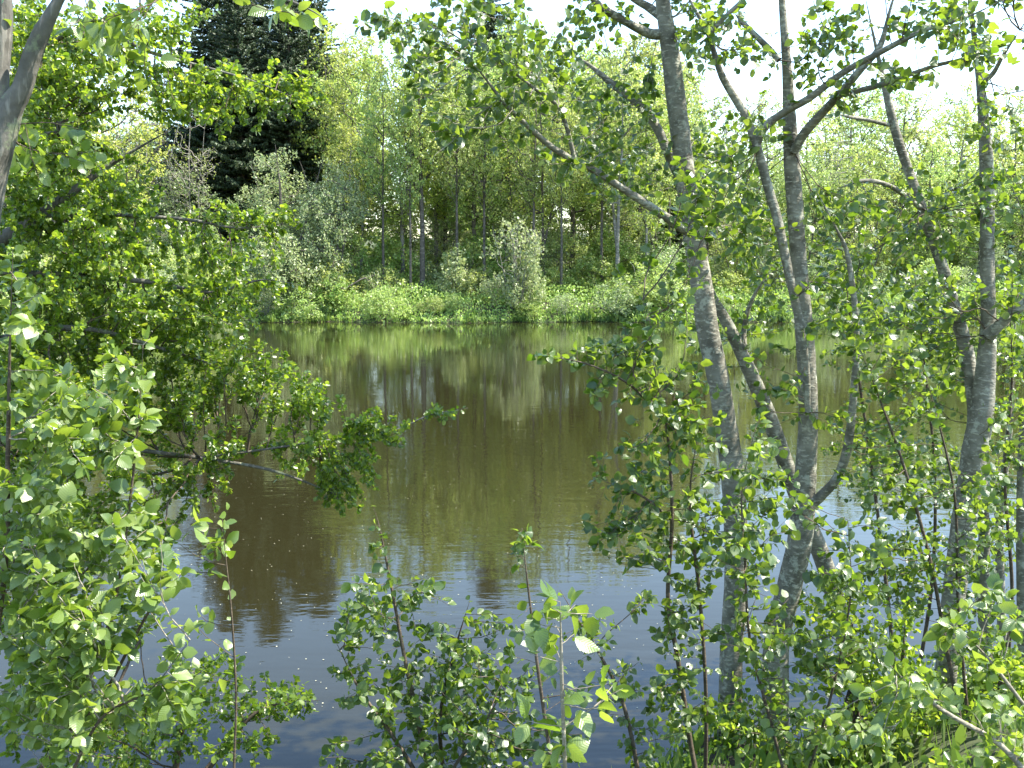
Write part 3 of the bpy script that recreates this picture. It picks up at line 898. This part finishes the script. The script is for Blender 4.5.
# B
near_plant('alder_tree', 'lichen-grey alder, middle trunk of the three big ones, with crossing upper limbs', 'alder tree',
    [[(776, 775, 5.8, 28.1), (775, 700, 5.8, 27.2), (777, 640, 5.8, 26.3), (790, 585, 5.8, 25.5), (800, 540, 5.8, 24.6), (805, 480, 5.8, 22.1), (808, 410, 5.8, 19.6), (805, 340, 5.8, 17.8), (800, 280, 5.8, 17.0), (796, 220, 5.8, 16.1), (791, 150, 5.8, 15.3), (787, 70, 5.8, 12.8), (782, 0, 5.8, 11.9), (778, -80, 5.8, 8.5), (775, -200, 5.8, 3.4)]],
    [[(808, 412, 5.62, 6), (806, 370, 5.6, 7.5), (800, 325, 5.6, 8.5), (790, 280, 5.6, 9), (778, 222, 5.6, 9), (766, 180, 5.6, 9), (755, 140, 5.6, 8.5), (742, 110, 5.6, 8), (722, 76, 5.6, 7), (708, 34, 5.6, 6.5), (692, 4, 5.6, 6), (670, -40, 5.6, 4)],
     [(757, 144, 5.6, 7), (766, 126, 5.55, 7.5), (783, 113, 5.5, 7.5), (811, 97, 5.4, 7), (844, 72, 5.3, 6.5), (875, 55, 5.2, 6), (920, 32, 5.1, 5), (967, 17, 5.0, 4), (1010, -4, 4.9, 3)],
     [(794, 152, 5.75, 9), (803, 135, 5.7, 9), (822, 113, 5.6, 8.5), (838, 96, 5.5, 8), (862, 68, 5.4, 7), (880, 46, 5.4, 6), (890, 10, 5.4, 5), (905, -40, 5.4, 3)],
     [(840, 95, 5.5, 5.5), (884, 84, 5.4, 5), (934, 66, 5.3, 4), (976, 58, 5.2, 3.2), (1024, 53, 5.1, 2.4)],
     [(709, 33, 5.6, 5), (728, 14, 5.6, 4.5), (744, -2, 5.6, 4), (760, -30, 5.6, 3)],
     [(803, 512, 5.75, 11), (822, 495, 5.7, 10), (838, 476, 5.65, 9.5), (848, 445, 5.6, 9), (854, 390, 5.55, 7), (856, 323, 5.5, 6), (848, 258, 5.45, 5.2), (836, 228, 5.4, 4.5), (815, 188, 5.4, 2.6)],
     [(779, 60, 5.75, 6), (765, 45, 5.8, 6), (745, 25, 5.8, 5), (735, 14, 5.8, 4)]],
    [(730, 40, 60, 40, 5.6, .6, 60), (850, 30, 60, 30, 5.3, .5, 60), (930, 20, 70, 28, 5.1, .5, 75), (820, 60, 40, 40, 5.5, .4, 30), (900, 75, 60, 18, 5.3, .4, 28), (990, 50, 50, 35, 5.1, .5, 50), (845, 95, 18, 28, 5.4, .3, 14),
     (730, 200, 50, 70, 5.6, .7, 60), (850, 260, 50, 90, 5.6, .8, 65), (760, 120, 30, 50, 5.6, .5, 20), (880, 440, 60, 60, 5.6, .6, 55), (850, -60, 160, 50, 5.5, 1, 120), (880, -220, 220, 120, 5.6, 2, 80), (770, 380, 40, 60, 5.5, .5, 30)],
    LEAF_ALDER, BARK_ALDER, .045, .055, 102, dens=1.9, group=G_AL, leafw=.46)
# leaning stem behind A and B
near_plant('alder_tree', 'thin alder stem leaning left behind the left and middle big trunks', 'alder tree',
    [[(862, 700, 6.9, 20), (830, 580, 6.8, 18), (795, 490, 6.7, 17), (772, 425, 6.6, 16), (750, 372, 6.5, 14), (728, 325, 6.5, 12), (712, 295, 6.5, 10), (703, 262, 6.5, 8), (697, 236, 6.5, 6)]],
    [[(746, 366, 6.5, 7), (744, 330, 6.6, 5), (752, 300, 6.6, 4), (770, 270, 6.6, 2.5)]],
    [(760, 300, 60, 50, 6.6, .5, 55), (700, 330, 40, 50, 6.5, .4, 25)],
    LEAF_ALDER, BARK_ALDER, .042, .06, 103, dens=2, group=G_AL, leafw=.46)
# D
near_plant('alder_tree', 'thick grey alder, rightmost of the three big ones, joined by a leaning second stem', 'alder tree',
    [[(947, 775, 6.2, 22.8), (945, 700, 6.2, 22.8), (949, 640, 6.2, 22.0), (957, 570, 6.2, 22.8), (966, 510, 6.2, 24.3), (975, 455, 6.2, 25.8), (984, 390, 6.2, 20.5), (988, 323, 6.2, 15.2), (987, 256, 6.2, 13.7), (987, 180, 6.2, 12.9), (983, 110, 6.2, 11.4), (976, 50, 6.2, 9.9), (968, -20, 6.2, 8.4), (960, -160, 6.2, 3.8)]],
    [[(972, 450, 6.25, 13.6), (974, 405, 6.3, 13.6), (966, 350, 6.35, 13.6), (953, 303, 6.4, 12.8), (941, 262, 6.4, 11.0), (928, 225, 6.45, 10.2), (911, 178, 6.5, 9.3), (895, 130, 6.5, 8.5), (884, 82, 6.5, 7.6), (874, 38, 6.5, 6.0), (866, 0, 6.5, 4.2)],
     [(988, 336, 6.15, 14), (1000, 324, 6.1, 11), (1015, 311, 6.05, 10), (1034, 296, 6.0, 9), (1070, 270, 5.9, 7)],
     [(984, 82, 6.15, 5), (994, 72, 6.1, 4.5), (1004, 54, 6.0, 3.5), (1020, 30, 5.9, 2)],
     [(921, 208, 6.45, 5), (890, 186, 6.4, 4.5), (862, 181, 6.3, 4), (835, 190, 6.3, 2)],
     [(889, 125, 6.5, 4), (868, 120, 6.4, 3.6), (850, 117, 6.3, 3), (830, 112, 6.2, 1.6)]],
    [(1000, 120, 40, 40, 6.0, .5, 30), (900, 210, 60, 50, 6.4, .7, 80), (950, 200, 50, 60, 6.4, .6, 70), (1010, 210, 50, 70, 6.1, .6, 70), (920, 300, 80, 60, 6.3, .8, 120), (850, 300, 50, 60, 6.4, .6, 55), (1010, 300, 40, 60, 6.2, .5, 40), (930, 380, 60, 50, 6.3, .6, 50), (1005, 440, 30, 60, 6.1, .5, 30), (980, -40, 100, 50, 6, 1, 70), (1120, -160, 180, 160, 6, 2, 70), (1130, 60, 70, 110, 6, 1.5, 40)],
    LEAF_ALDER, BARK_ALDER, .045, .055, 104, dens=2.1, group=G_AL, leafw=.46)
# thinner stems behind D
for sd, pts, bl, lab in [
    (105, [(990, 700, 7.1, 13), (984, 600, 7.1, 12), (984, 520, 7.1, 11), (978, 430, 7.1, 9), (960, 350, 7.2, 7), (940, 250, 7.2, 4)], [(990, 560, 50, 60, 7.1, .5, 40), (960, 330, 50, 70, 7.2, .5, 40)], 'thin dark alder stem close behind the rightmost big alder'),
    (106, [(1005, 690, 7.4, 10), (1001, 600, 7.4, 9), (1000, 520, 7.4, 8), (1010, 420, 7.4, 6), (1016, 300, 7.4, 4)], [(1010, 520, 40, 80, 7.3, .5, 45), (1020, 380, 40, 60, 7.3, .5, 30)], 'slender alder stem between the dark stem and the edge one'),
    (107, [(1026, 700, 6.8, 12), (1023, 600, 6.8, 12), (1022, 500, 6.8, 11), (1024, 430, 6.8, 9), (1032, 330, 6.8, 6)], [(1025, 460, 30, 60, 6.7, .5, 30)], 'straight thin alder stem at the right edge of the view')]:
    near_plant('alder_tree', lab, 'alder tree', [pts], [], bl, LEAF_ALDER, BARK_ALDER, .048, .06, sd, group=G_AL, leafw=.46)

# E: grey forked tree at the top left
near_plant('grey_tree', 'grey forked trunk with a limb leaning right, at the top left', 'tree',
    [[(-45, 820, 3.4, 36), (-40, 600, 3.4, 35), (-28, 400, 3.4, 33), (-22, 260, 3.4, 31), (-10, 180, 3.4, 30), (6, 118, 3.4, 28), (22, 88, 3.4, 19), (34, 50, 3.4, 17), (48, 20, 3.4, 15), (66, -12, 3.4, 13), (100, -60, 3.4, 9), (160, -120, 3.4, 5)]],
    [[(2, 125, 3.4, 22), (-2, 80, 3.4, 20), (2, 30, 3.4, 19), (0, -30, 3.4, 17), (-10, -120, 3.4, 9)],
     [(64, -8, 3.4, 7), (90, -14, 3.3, 5), (130, -8, 3.3, 4), (165, -4, 3.2, 3)],
     [(100, -60, 3.4, 6), (160, -30, 3.3, 5), (250, -10, 3.2, 4), (300, 5, 3.2, 3), (330, 22, 3.2, 2)]],
    [(105, 30, 45, 28, 3.2, .3, 26), (275, 16, 55, 20, 3.2, .3, 12), (120, 60, 50, 35, 3.4, .3, 16), (180, -50, 120, 40, 3.3, .5, 50), (-40, -40, 60, 60, 3.3, .5, 30), (50, 140, 60, 40, 3.5, .3, 16)],
    LEAF_HAZEL, BARK_GREY, .045, .05, 110, dens=1.4, leafw=.42)

# L2: the hawthorn leaning over the water from the left
near_plant('hawthorn_tree', 'leafy small-leaved hawthorn leaning out over the water from the left', 'hawthorn tree',
    [[(-260, 640, 5.2, 30.0), (-200, 480, 5.4, 27.0), (-120, 360, 5.6, 22.8), (-40, 270, 5.8, 16.8), (40, 215, 5.9, 12.0), (110, 165, 6.0, 8.4), (170, 130, 6.0, 5.4)]],
    [[(-120, 360, 5.6, 12.0), (-40, 350, 5.6, 9.6), (40, 330, 5.6, 6.6), (95, 330, 5.7, 4.8), (150, 345, 5.8, 3.6), (205, 362, 6.0, 2.4), (250, 380, 6.1, 2.0)],
     [(-160, 420, 5.5, 12.0), (-60, 430, 5.5, 9.0), (40, 440, 5.6, 6.6), (120, 448, 5.8, 4.8), (200, 458, 6.0, 3.6), (270, 470, 6.1, 3.0), (330, 492, 6.2, 2.4), (352, 505, 6.2, 1.6)],
     [(200, 458, 6.0, 2.7), (260, 450, 6.1, 2.4), (330, 440, 6.2, 2.0), (390, 432, 6.3, 2.1), (430, 415, 6.3, 1.4), (468, 408, 6.3, 1.0)],
     [(-40, 270, 5.8, 9.6), (60, 275, 5.9, 6.6), (150, 282, 6.0, 4.8), (210, 292, 6.1, 3.0), (262, 280, 6.2, 2.4), (300, 285, 6.2, 1.2)],
     [(40, 215, 5.9, 6.0), (120, 215, 6.0, 4.2), (190, 220, 6.1, 3.0), (240, 228, 6.1, 2.1), (300, 222, 6.2, 1.6)],
     [(60, 130, 5.8, 6.0), (40, 60, 5.8, 4.8), (90, 28, 5.7, 4.2), (150, 52, 5.7, 3.6), (200, 66, 5.8, 3.0), (250, 80, 5.8, 2.4), (300, 100, 5.9, 1.6)],
     [(-120, 360, 5.6, 12.0), (-60, 240, 5.6, 10.8), (0, 150, 5.7, 8.4), (60, 130, 5.8, 6.6)],
     [(-160, 440, 5.4, 9.6), (-80, 520, 5.3, 7.2), (0, 570, 5.3, 5.4), (80, 600, 5.3, 3.6), (140, 640, 5.4, 2.4)]],
    [(80, 240, 100, 100, 5.9, .8, 760), (140, 330, 130, 75, 6.0, .8, 760), (30, 340, 80, 90, 5.7, .8, 300), (230, 270, 65, 55, 6.1, .6, 170), (60, 420, 100, 90, 5.7, .8, 480), (190, 420, 90, 60, 6.0, .6, 190), (300, 460, 80, 40, 6.15, .4, 190), (255, 380, 60, 45, 6.1, .5, 110),
     (385, 430, 45, 22, 6.25, .3, 75), (445, 412, 22, 12, 6.3, .2, 12), (345, 490, 34, 24, 6.2, .3, 65), (305, 400, 55, 30, 6.2, .3, 90), (250, 215, 60, 16, 6.15, .3, 55, 8), (60, 150, 75, 60, 5.9, .7, 170), (210, 90, 75, 50, 5.8, .5, 170), (285, 90, 45, 40, 5.85, .3, 70),
     (60, 60, 90, 70, 5.8, .6, 330), (10, 40, 60, 70, 5.9, .6, 160), (110, 60, 80, 40, 5.9, .6, 120), (20, 180, 60, 80, 5.8, .6, 130), (160, 20, 60, 25, 5.7, .4, 40), (90, 520, 110, 60, 5.5, .6, 320), (60, 620, 100, 70, 5.3, .5, 260), (80, 720, 100, 60, 5.2, .5, 180), (170, 480, 60, 40, 5.9, .4, 60)],
    LEAF_HAW, BARK_GREY, .028, .0175, 120, tmpl='mid', tip=.0013, leafdesc=6, leafw=.42, rmax=.011, up=.6, dens=3.8)

# L3: pale hazel-like sapling at the lower left
near_plant('hazel_shrub', 'pale broad-leaved sapling filling the lower left in front of the hawthorn', 'shrub',
    [[(-60, 830, 3.0, 8.8), (-20, 700, 3.0, 7.2), (4, 580, 3.0, 5.5), (8, 450, 3.0, 4.4), (10, 340, 3.0, 3.3), (13, 250, 3.0, 1.7)],
     [(-20, 860, 3.1, 6.6), (60, 740, 3.1, 5.0), (110, 620, 3.1, 3.9), (130, 500, 3.1, 2.8), (140, 400, 3.1, 1.7), (143, 345, 3.1, 1.1)],
     [(20, 880, 2.8, 6.6), (60, 800, 2.8, 4.4), (100, 720, 2.8, 3.3), (150, 690, 2.8, 2.2), (190, 640, 2.8, 1.4)]],
    [[(60, 740, 3.1, 5), (100, 700, 3.1, 4), (150, 610, 3.1, 3), (185, 570, 3.1, 2)]],
    [(40, 560, 75, 100, 2.95, .3, 130), (90, 640, 80, 70, 2.9, .3, 110), (60, 430, 70, 70, 3.0, .3, 75), (125, 385, 40, 55, 3.1, .2, 24), (130, 560, 50, 60, 3.0, .3, 34), (40, 710, 90, 50, 2.8, .3, 50), (150, 700, 50, 40, 2.8, .2, 22), (25, 300, 30, 80, 3.05, .2, 14)],
    LEAF_HAZEL, BARK_TWIG, .043, .040, 130, dens=3.5, leafw=.42, curl=.35, rmax=.005, group='saplings on the near bank', twigbark=BARK_PALE)
SG = 'saplings on the near bank'
near_plant('alder_sapling', 'single thin upright stem with a leaf tuft on top, left of centre by the hawthorn', 'sapling',
    [[(234, 800, 3.4, 2.8), (236, 700, 3.4, 2.5), (232, 620, 3.4, 2.1), (226, 560, 3.4, 1.7), (222, 515, 3.4, 1.1)]], [],
    [(222, 545, 26, 38, 3.4, .12, 13), (190, 560, 24, 22, 3.4, .12, 6), (205, 640, 30, 40, 3.4, .15, 6)],
    LEAF_HAZEL, BARK_TWIG, .05, .04, 131, dens=1.3, leafw=.42, rmax=.003, group=SG)
near_plant('waterside_bush', 'low small-leaved bush over the water below the single thin stem', 'bush',
    [[(180, 810, 4.9, 9), (215, 760, 4.95, 6), (260, 710, 5.0, 4), (320, 700, 5.0, 2)], [(170, 810, 4.9, 8), (180, 740, 4.9, 6), (190, 680, 4.9, 3)]], [],
    [(250, 700, 75, 30, 5.0, .3, 90), (200, 680, 50, 45, 4.9, .3, 60), (300, 705, 40, 16, 5.0, .2, 30), (220, 745, 70, 30, 4.9, .3, 60), (120, 730, 90, 60, 4.8, .3, 90)],
    LEAF_HAW, BARK_TWIG, .028, .018, 132, tmpl='mid', leafw=.42, rmax=.006)
near_plant('alder_sapling', 'bushy many-stemmed sapling with small dark leaves at bottom centre', 'sapling',
    [[(432, 800, 4.3, 6), (420, 730, 4.3, 5), (405, 660, 4.3, 4), (392, 590, 4.3, 3), (380, 530, 4.3, 2), (373, 505, 4.3, 1.2)],
     [(445, 800, 4.4, 5), (440, 720, 4.4, 4), (455, 650, 4.4, 3), (470, 600, 4.4, 2)],
     [(425, 800, 4.2, 5), (395, 740, 4.2, 4), (360, 690, 4.2, 3), (335, 640, 4.2, 2)],
     [(440, 800, 4.1, 4), (480, 730, 4.1, 3), (510, 680, 4.1, 2)]], [],
    [(400, 620, 60, 55, 4.3, .3, 60), (430, 690, 80, 60, 4.3, .35, 130), (460, 740, 90, 40, 4.2, .3, 90), (350, 610, 40, 40, 4.2, .2, 28), (375, 540, 14, 30, 4.3, .1, 5), (480, 640, 40, 40, 4.3, .25, 35), (370, 700, 50, 40, 4.2, .25, 30), (510, 700, 50, 50, 4.2, .3, 40), (540, 750, 60, 30, 4.1, .3, 30), (400, 765, 60, 30, 4.1, .25, 30), (345, 760, 40, 25, 4.2, .2, 14)],
    LEAF_ALDER, BARK_TWIG, .040, .042, 133, leafw=.42, rmax=.004, group=SG)
near_plant('alder_sapling', 'tall leaning stem with a reddish tip standing clear against the water, bottom centre', 'sapling',
    [[(556, 800, 3.5, 5), (548, 740, 3.5, 4.5), (538, 670, 3.5, 4), (531, 612, 3.5, 3), (525, 560, 3.5, 2.2), (522, 528, 3.5, 1.4)]], [],
    [(522, 560, 16, 28, 3.5, .1, 7), (526, 530, 10, 8, 3.5, .05, 3), (520, 630, 30, 30, 3.5, .15, 10), (565, 690, 30, 40, 3.5, .15, 12)],
    LEAF_ALDER, BARK_TWIG, .04, .045, 134, dens=1.5, leafw=.42, rmax=.0025, group=SG)
near_plant('hazel_shrub', 'nearest sapling with the largest pleated leaves, bottom centre', 'sapling',
    [[(566, 850, 2.25, 6), (565, 768, 2.25, 5), (562, 690, 2.25, 4.5), (561, 640, 2.25, 4), (560, 602, 2.25, 3)]], [],
    [(562, 640, 40, 50, 2.25, .14, 10), (540, 615, 26, 22, 2.25, .08, 4), (575, 705, 30, 34, 2.22, .1, 6), (610, 690, 34, 24, 2.3, .1, 4), (545, 730, 26, 30, 2.25, .1, 4)],
    LEAF_HAZEL, BARK_PALE, .052, .05, 135, dens=1.2, leafw=.4, rmax=.0025, curl=.4, group=SG, twigbark=BARK_PALE)
near_plant('alder_sapling', 'thin dark sapling arching left from the foot of the left big alder', 'sapling',
    [[(640, 800, 4.2, 5), (636, 760, 4.2, 4.4), (622, 700, 4.2, 4), (600, 655, 4.2, 3), (572, 610, 4.2, 2), (560, 590, 4.2, 1.4)]], [],
    [(590, 640, 35, 30, 4.2, .2, 26), (625, 690, 40, 40, 4.2, .2, 28), (660, 740, 40, 30, 4.2, .2, 22), (650, 600, 30, 14, 4.4, .2, 8)],
    LEAF_ALDER, BARK_TWIG, .034, .045, 136, leafw=.4, rmax=.003, group=SG)
near_plant('alder_sapling', 'tall leafy sapling left of the left big alder, spraying out over the water', 'sapling',
    [[(700, 800, 4.7, 6.0), (690, 740, 4.7, 5.2), (678, 660, 4.7, 4.9), (668, 600, 4.7, 4.5), (672, 520, 4.7, 3.8), (668, 440, 4.7, 3.0), (655, 370, 4.7, 2.2), (643, 300, 4.7, 1.5)],
     [(705, 800, 4.8, 4.5), (706, 700, 4.8, 4.1), (700, 600, 4.8, 3.8), (690, 500, 4.8, 3.0), (700, 420, 4.8, 2.2)]],
    [[(664, 420, 4.7, 3), (630, 385, 4.6, 2.4), (590, 365, 4.5, 2), (548, 356, 4.5, 1.2)], [(672, 520, 4.7, 3), (640, 495, 4.6, 2.4), (600, 480, 4.6, 1.6)]],
    [(640, 380, 60, 60, 4.65, .3, 70), (560, 356, 28, 10, 4.5, .1, 8), (610, 370, 36, 40, 4.6, .2, 34), (640, 470, 55, 50, 4.65, .3, 60), (690, 440, 40, 90, 4.7, .3, 60), (640, 540, 60, 40, 4.6, .3, 55), (700, 540, 50, 50, 4.7, .3, 60), (660, 280, 50, 60, 4.8, .3, 45), (680, 620, 50, 50, 4.7, .3, 50), (700, 200, 50, 50, 4.9, .3, 35), (740, 500, 50, 50, 4.7, .3, 40), (690, 700, 50, 50, 4.6, .3, 40)],
    LEAF_ALDER, BARK_TWIG, .043, .046, 137, leafw=.46, rmax=.005, group=SG)
near_plant('alder_sapling', 'leafy sapling standing in front of the middle big alder', 'sapling',
    [[(790, 800, 4.2, 4.2), (770, 720, 4.2, 3.5), (750, 640, 4.2, 3.1), (745, 560, 4.2, 2.8), (742, 490, 4.2, 2.1), (755, 430, 4.2, 1.4)],
     [(800, 800, 4.3, 3.5), (830, 700, 4.3, 2.8), (850, 600, 4.3, 2.1), (848, 520, 4.3, 1.4)]], [],
    [(750, 560, 50, 60, 4.2, .3, 50), (770, 640, 60, 60, 4.2, .3, 60), (850, 570, 50, 60, 4.3, .3, 55), (840, 660, 60, 50, 4.3, .3, 60), (790, 500, 40, 40, 4.3, .3, 22), (760, 460, 30, 50, 4.2, .2, 20), (800, 730, 60, 40, 4.2, .3, 45)],
    LEAF_ALDER, BARK_TWIG, .041, .046, 138, leafw=.46, rmax=.004, group=SG)
near_plant('alder_sapling', 'slanting dark sapling crossing from the middle alder towards the right alder', 'sapling',
    [[(960, 720, 5.2, 4.3), (945, 640, 5.2, 4.0), (930, 560, 5.2, 3.7), (905, 470, 5.2, 3.1), (880, 400, 5.2, 2.5), (858, 345, 5.2, 1.9)],
     [(968, 720, 5.4, 3.7), (958, 600, 5.4, 3.1), (955, 500, 5.4, 2.5), (938, 420, 5.4, 1.9), (920, 360, 5.4, 1.2)]], [],
    [(900, 480, 60, 60, 5.2, .4, 70), (900, 380, 60, 50, 5.2, .4, 50), (930, 560, 60, 50, 5.2, .4, 70), (985, 520, 50, 60, 5.2, .4, 50), (880, 580, 50, 50, 5.2, .4, 40), (980, 620, 60, 50, 5.2, .4, 50), (860, 320, 40, 40, 5.2, .3, 25)],
    LEAF_ALDER, BARK_TWIG, .040, .046, 139, leafw=.46, rmax=.005, group=SG)
near_plant('hazel_shrub', 'pale broad-leaved sapling leaning left from the bottom right corner', 'sapling',
    [[(1090, 840, 3.2, 8), (1040, 790, 3.2, 6.5), (1000, 745, 3.2, 5.5), (950, 715, 3.2, 4.6), (915, 690, 3.2, 3.6), (890, 665, 3.2, 2.5)],
     [(1080, 780, 3.4, 6), (1020, 700, 3.4, 4.6), (985, 655, 3.4, 3.4), (955, 625, 3.4, 2)]], [],
    [(920, 690, 50, 35, 3.2, .2, 26), (985, 730, 60, 35, 3.2, .2, 24), (955, 625, 28, 22, 3.4, .1, 8), (1005, 660, 40, 40, 3.4, .2, 14), (870, 720, 50, 35, 3.2, .2, 18), (1010, 600, 30, 40, 3.3, .2, 9)],
    LEAF_HAZEL, BARK_PALE, .046, .045, 140, leafw=.38, rmax=.004, group=SG, twigbark=BARK_PALE)
near_plant('alder_sapling', 'tall small-leaved sapling spreading wide behind the rightmost big alder', 'sapling',
    [[(900, 740, 7.2, 4.8), (890, 620, 7.2, 4.2), (876, 500, 7.2, 3.3), (862, 400, 7.2, 2.7), (848, 300, 7.2, 1.8), (840, 230, 7.2, 1.0)],
     [(905, 740, 7.3, 4.2), (930, 600, 7.3, 3.6), (935, 480, 7.3, 3.0), (925, 370, 7.3, 2.1), (912, 250, 7.3, 1.2)],
     [(1000, 730, 7.0, 4.2), (1012, 600, 7.0, 3.6), (1005, 480, 7.0, 3.0), (1012, 380, 7.0, 2.4), (1008, 270, 7.0, 1.2)]], [],
    [(850, 300, 50, 90, 7.2, .5, 110), (920, 320, 60, 90, 7.3, .5, 140), (1000, 330, 50, 100, 7.1, .5, 120), (870, 450, 60, 60, 7.2, .5, 70), (950, 470, 60, 60, 7.2, .5, 80), (890, 560, 60, 50, 7.1, .4, 70), (770, 260, 45, 60, 7.2, .4, 60)],
    LEAF_ALDER, BARK_TWIG, .034, .04, 142, tmpl='mid', leafw=.46, rmax=.006, group=SG)
near_plant('waterside_bush', 'dense dark low bush between the middle and right big alders', 'bush',
    [[(860, 790, 5.8, 8), (855, 700, 5.8, 6), (850, 640, 5.8, 4), (860, 590, 5.8, 2)], [(890, 790, 5.9, 8), (900, 700, 5.9, 6), (905, 620, 5.9, 3)], [(1010, 780, 5.7, 8), (1000, 700, 5.7, 6), (1010, 620, 5.7, 3)]], [],
    [(860, 680, 70, 70, 5.8, .4, 120), (910, 650, 50, 70, 5.9, .4, 70), (1000, 690, 60, 60, 5.7, .4, 110), (900, 740, 90, 35, 5.6, .4, 110), (820, 610, 40, 60, 5.9, .4, 50), (740, 720, 60, 50, 5.6, .4, 60)],
    LEAF_HAW, BARK_TWIG, .038, .028, 141, tmpl='mid', leafw=.44, rmax=.006)

# grass on the near bank
rng = np.random.default_rng(9)
n_ = 13000
x = rng.uniform(-3.5, 5.5, n_); y = rng.uniform(1.2, 7.6, n_)
k = y < near_shore(x) + .05
x, y = x[k], y[k]
scatter_stuff('grass', np.stack([x, y, ground_z(x, y) - .01], 1), rng.uniform(.06, .26, len(x)), GRASSM, tmpl_far(.013), 'green grass on the near bank at the foot of the alders', 'grass', spread=.3, ydir_up=.9, up=0, seed=8)
n_ = 34000
x = rng.uniform(-3.5, 6, n_); y = rng.uniform(1.6, 8.2, n_)
k = (y < near_shore(x) + .08) & (snoise(np.stack([x, y, x * 0], 1), np.random.default_rng(21), 2.0) > -.5)
x, y = x[k], y[k]
hh = .30 * rng.random(len(x)) ** 1.4
scatter_stuff('bank_herbs', np.stack([x, y, ground_z(x, y) + hh], 1), rng.uniform(.018, .05, len(x)), LEAF_HAW, tmpl_mid(.42), 'low leafy herbs and seedlings on the near bank under the alders', 'undergrowth', seed=12, ydir_up=.2, up=.9)
# specks floating on the water
n_ = 2200
y = 6.5 + rng.random(n_) ** 1.3 * 22; x = rng.uniform(-.55, .6, n_) * y
yd = rng.normal(0, 1, (n_, 3)); yd[:, 2] = 0; zd = np.tile([0, 0, 1.0], (n_, 1))
o = link('pollen_specks', leaf_mesh('pollen_specks', np.stack([x, y, np.full(n_, .004)], 1), yd, zd, rng.uniform(.006, .017, n_), (np.array([(0, 0, 0), (.4, .5, 0), (0, 1, 0), (-.4, .5, 0)], float), np.array([(0, 1, 2, 3)]), None), rng),
         bark_material('speck', (.3, .28, .18), (.5, .48, .35), bump=0))
tag(o, 'tiny pale specks of pollen and fluff floating on the pond', 'debris', kind='stuff')
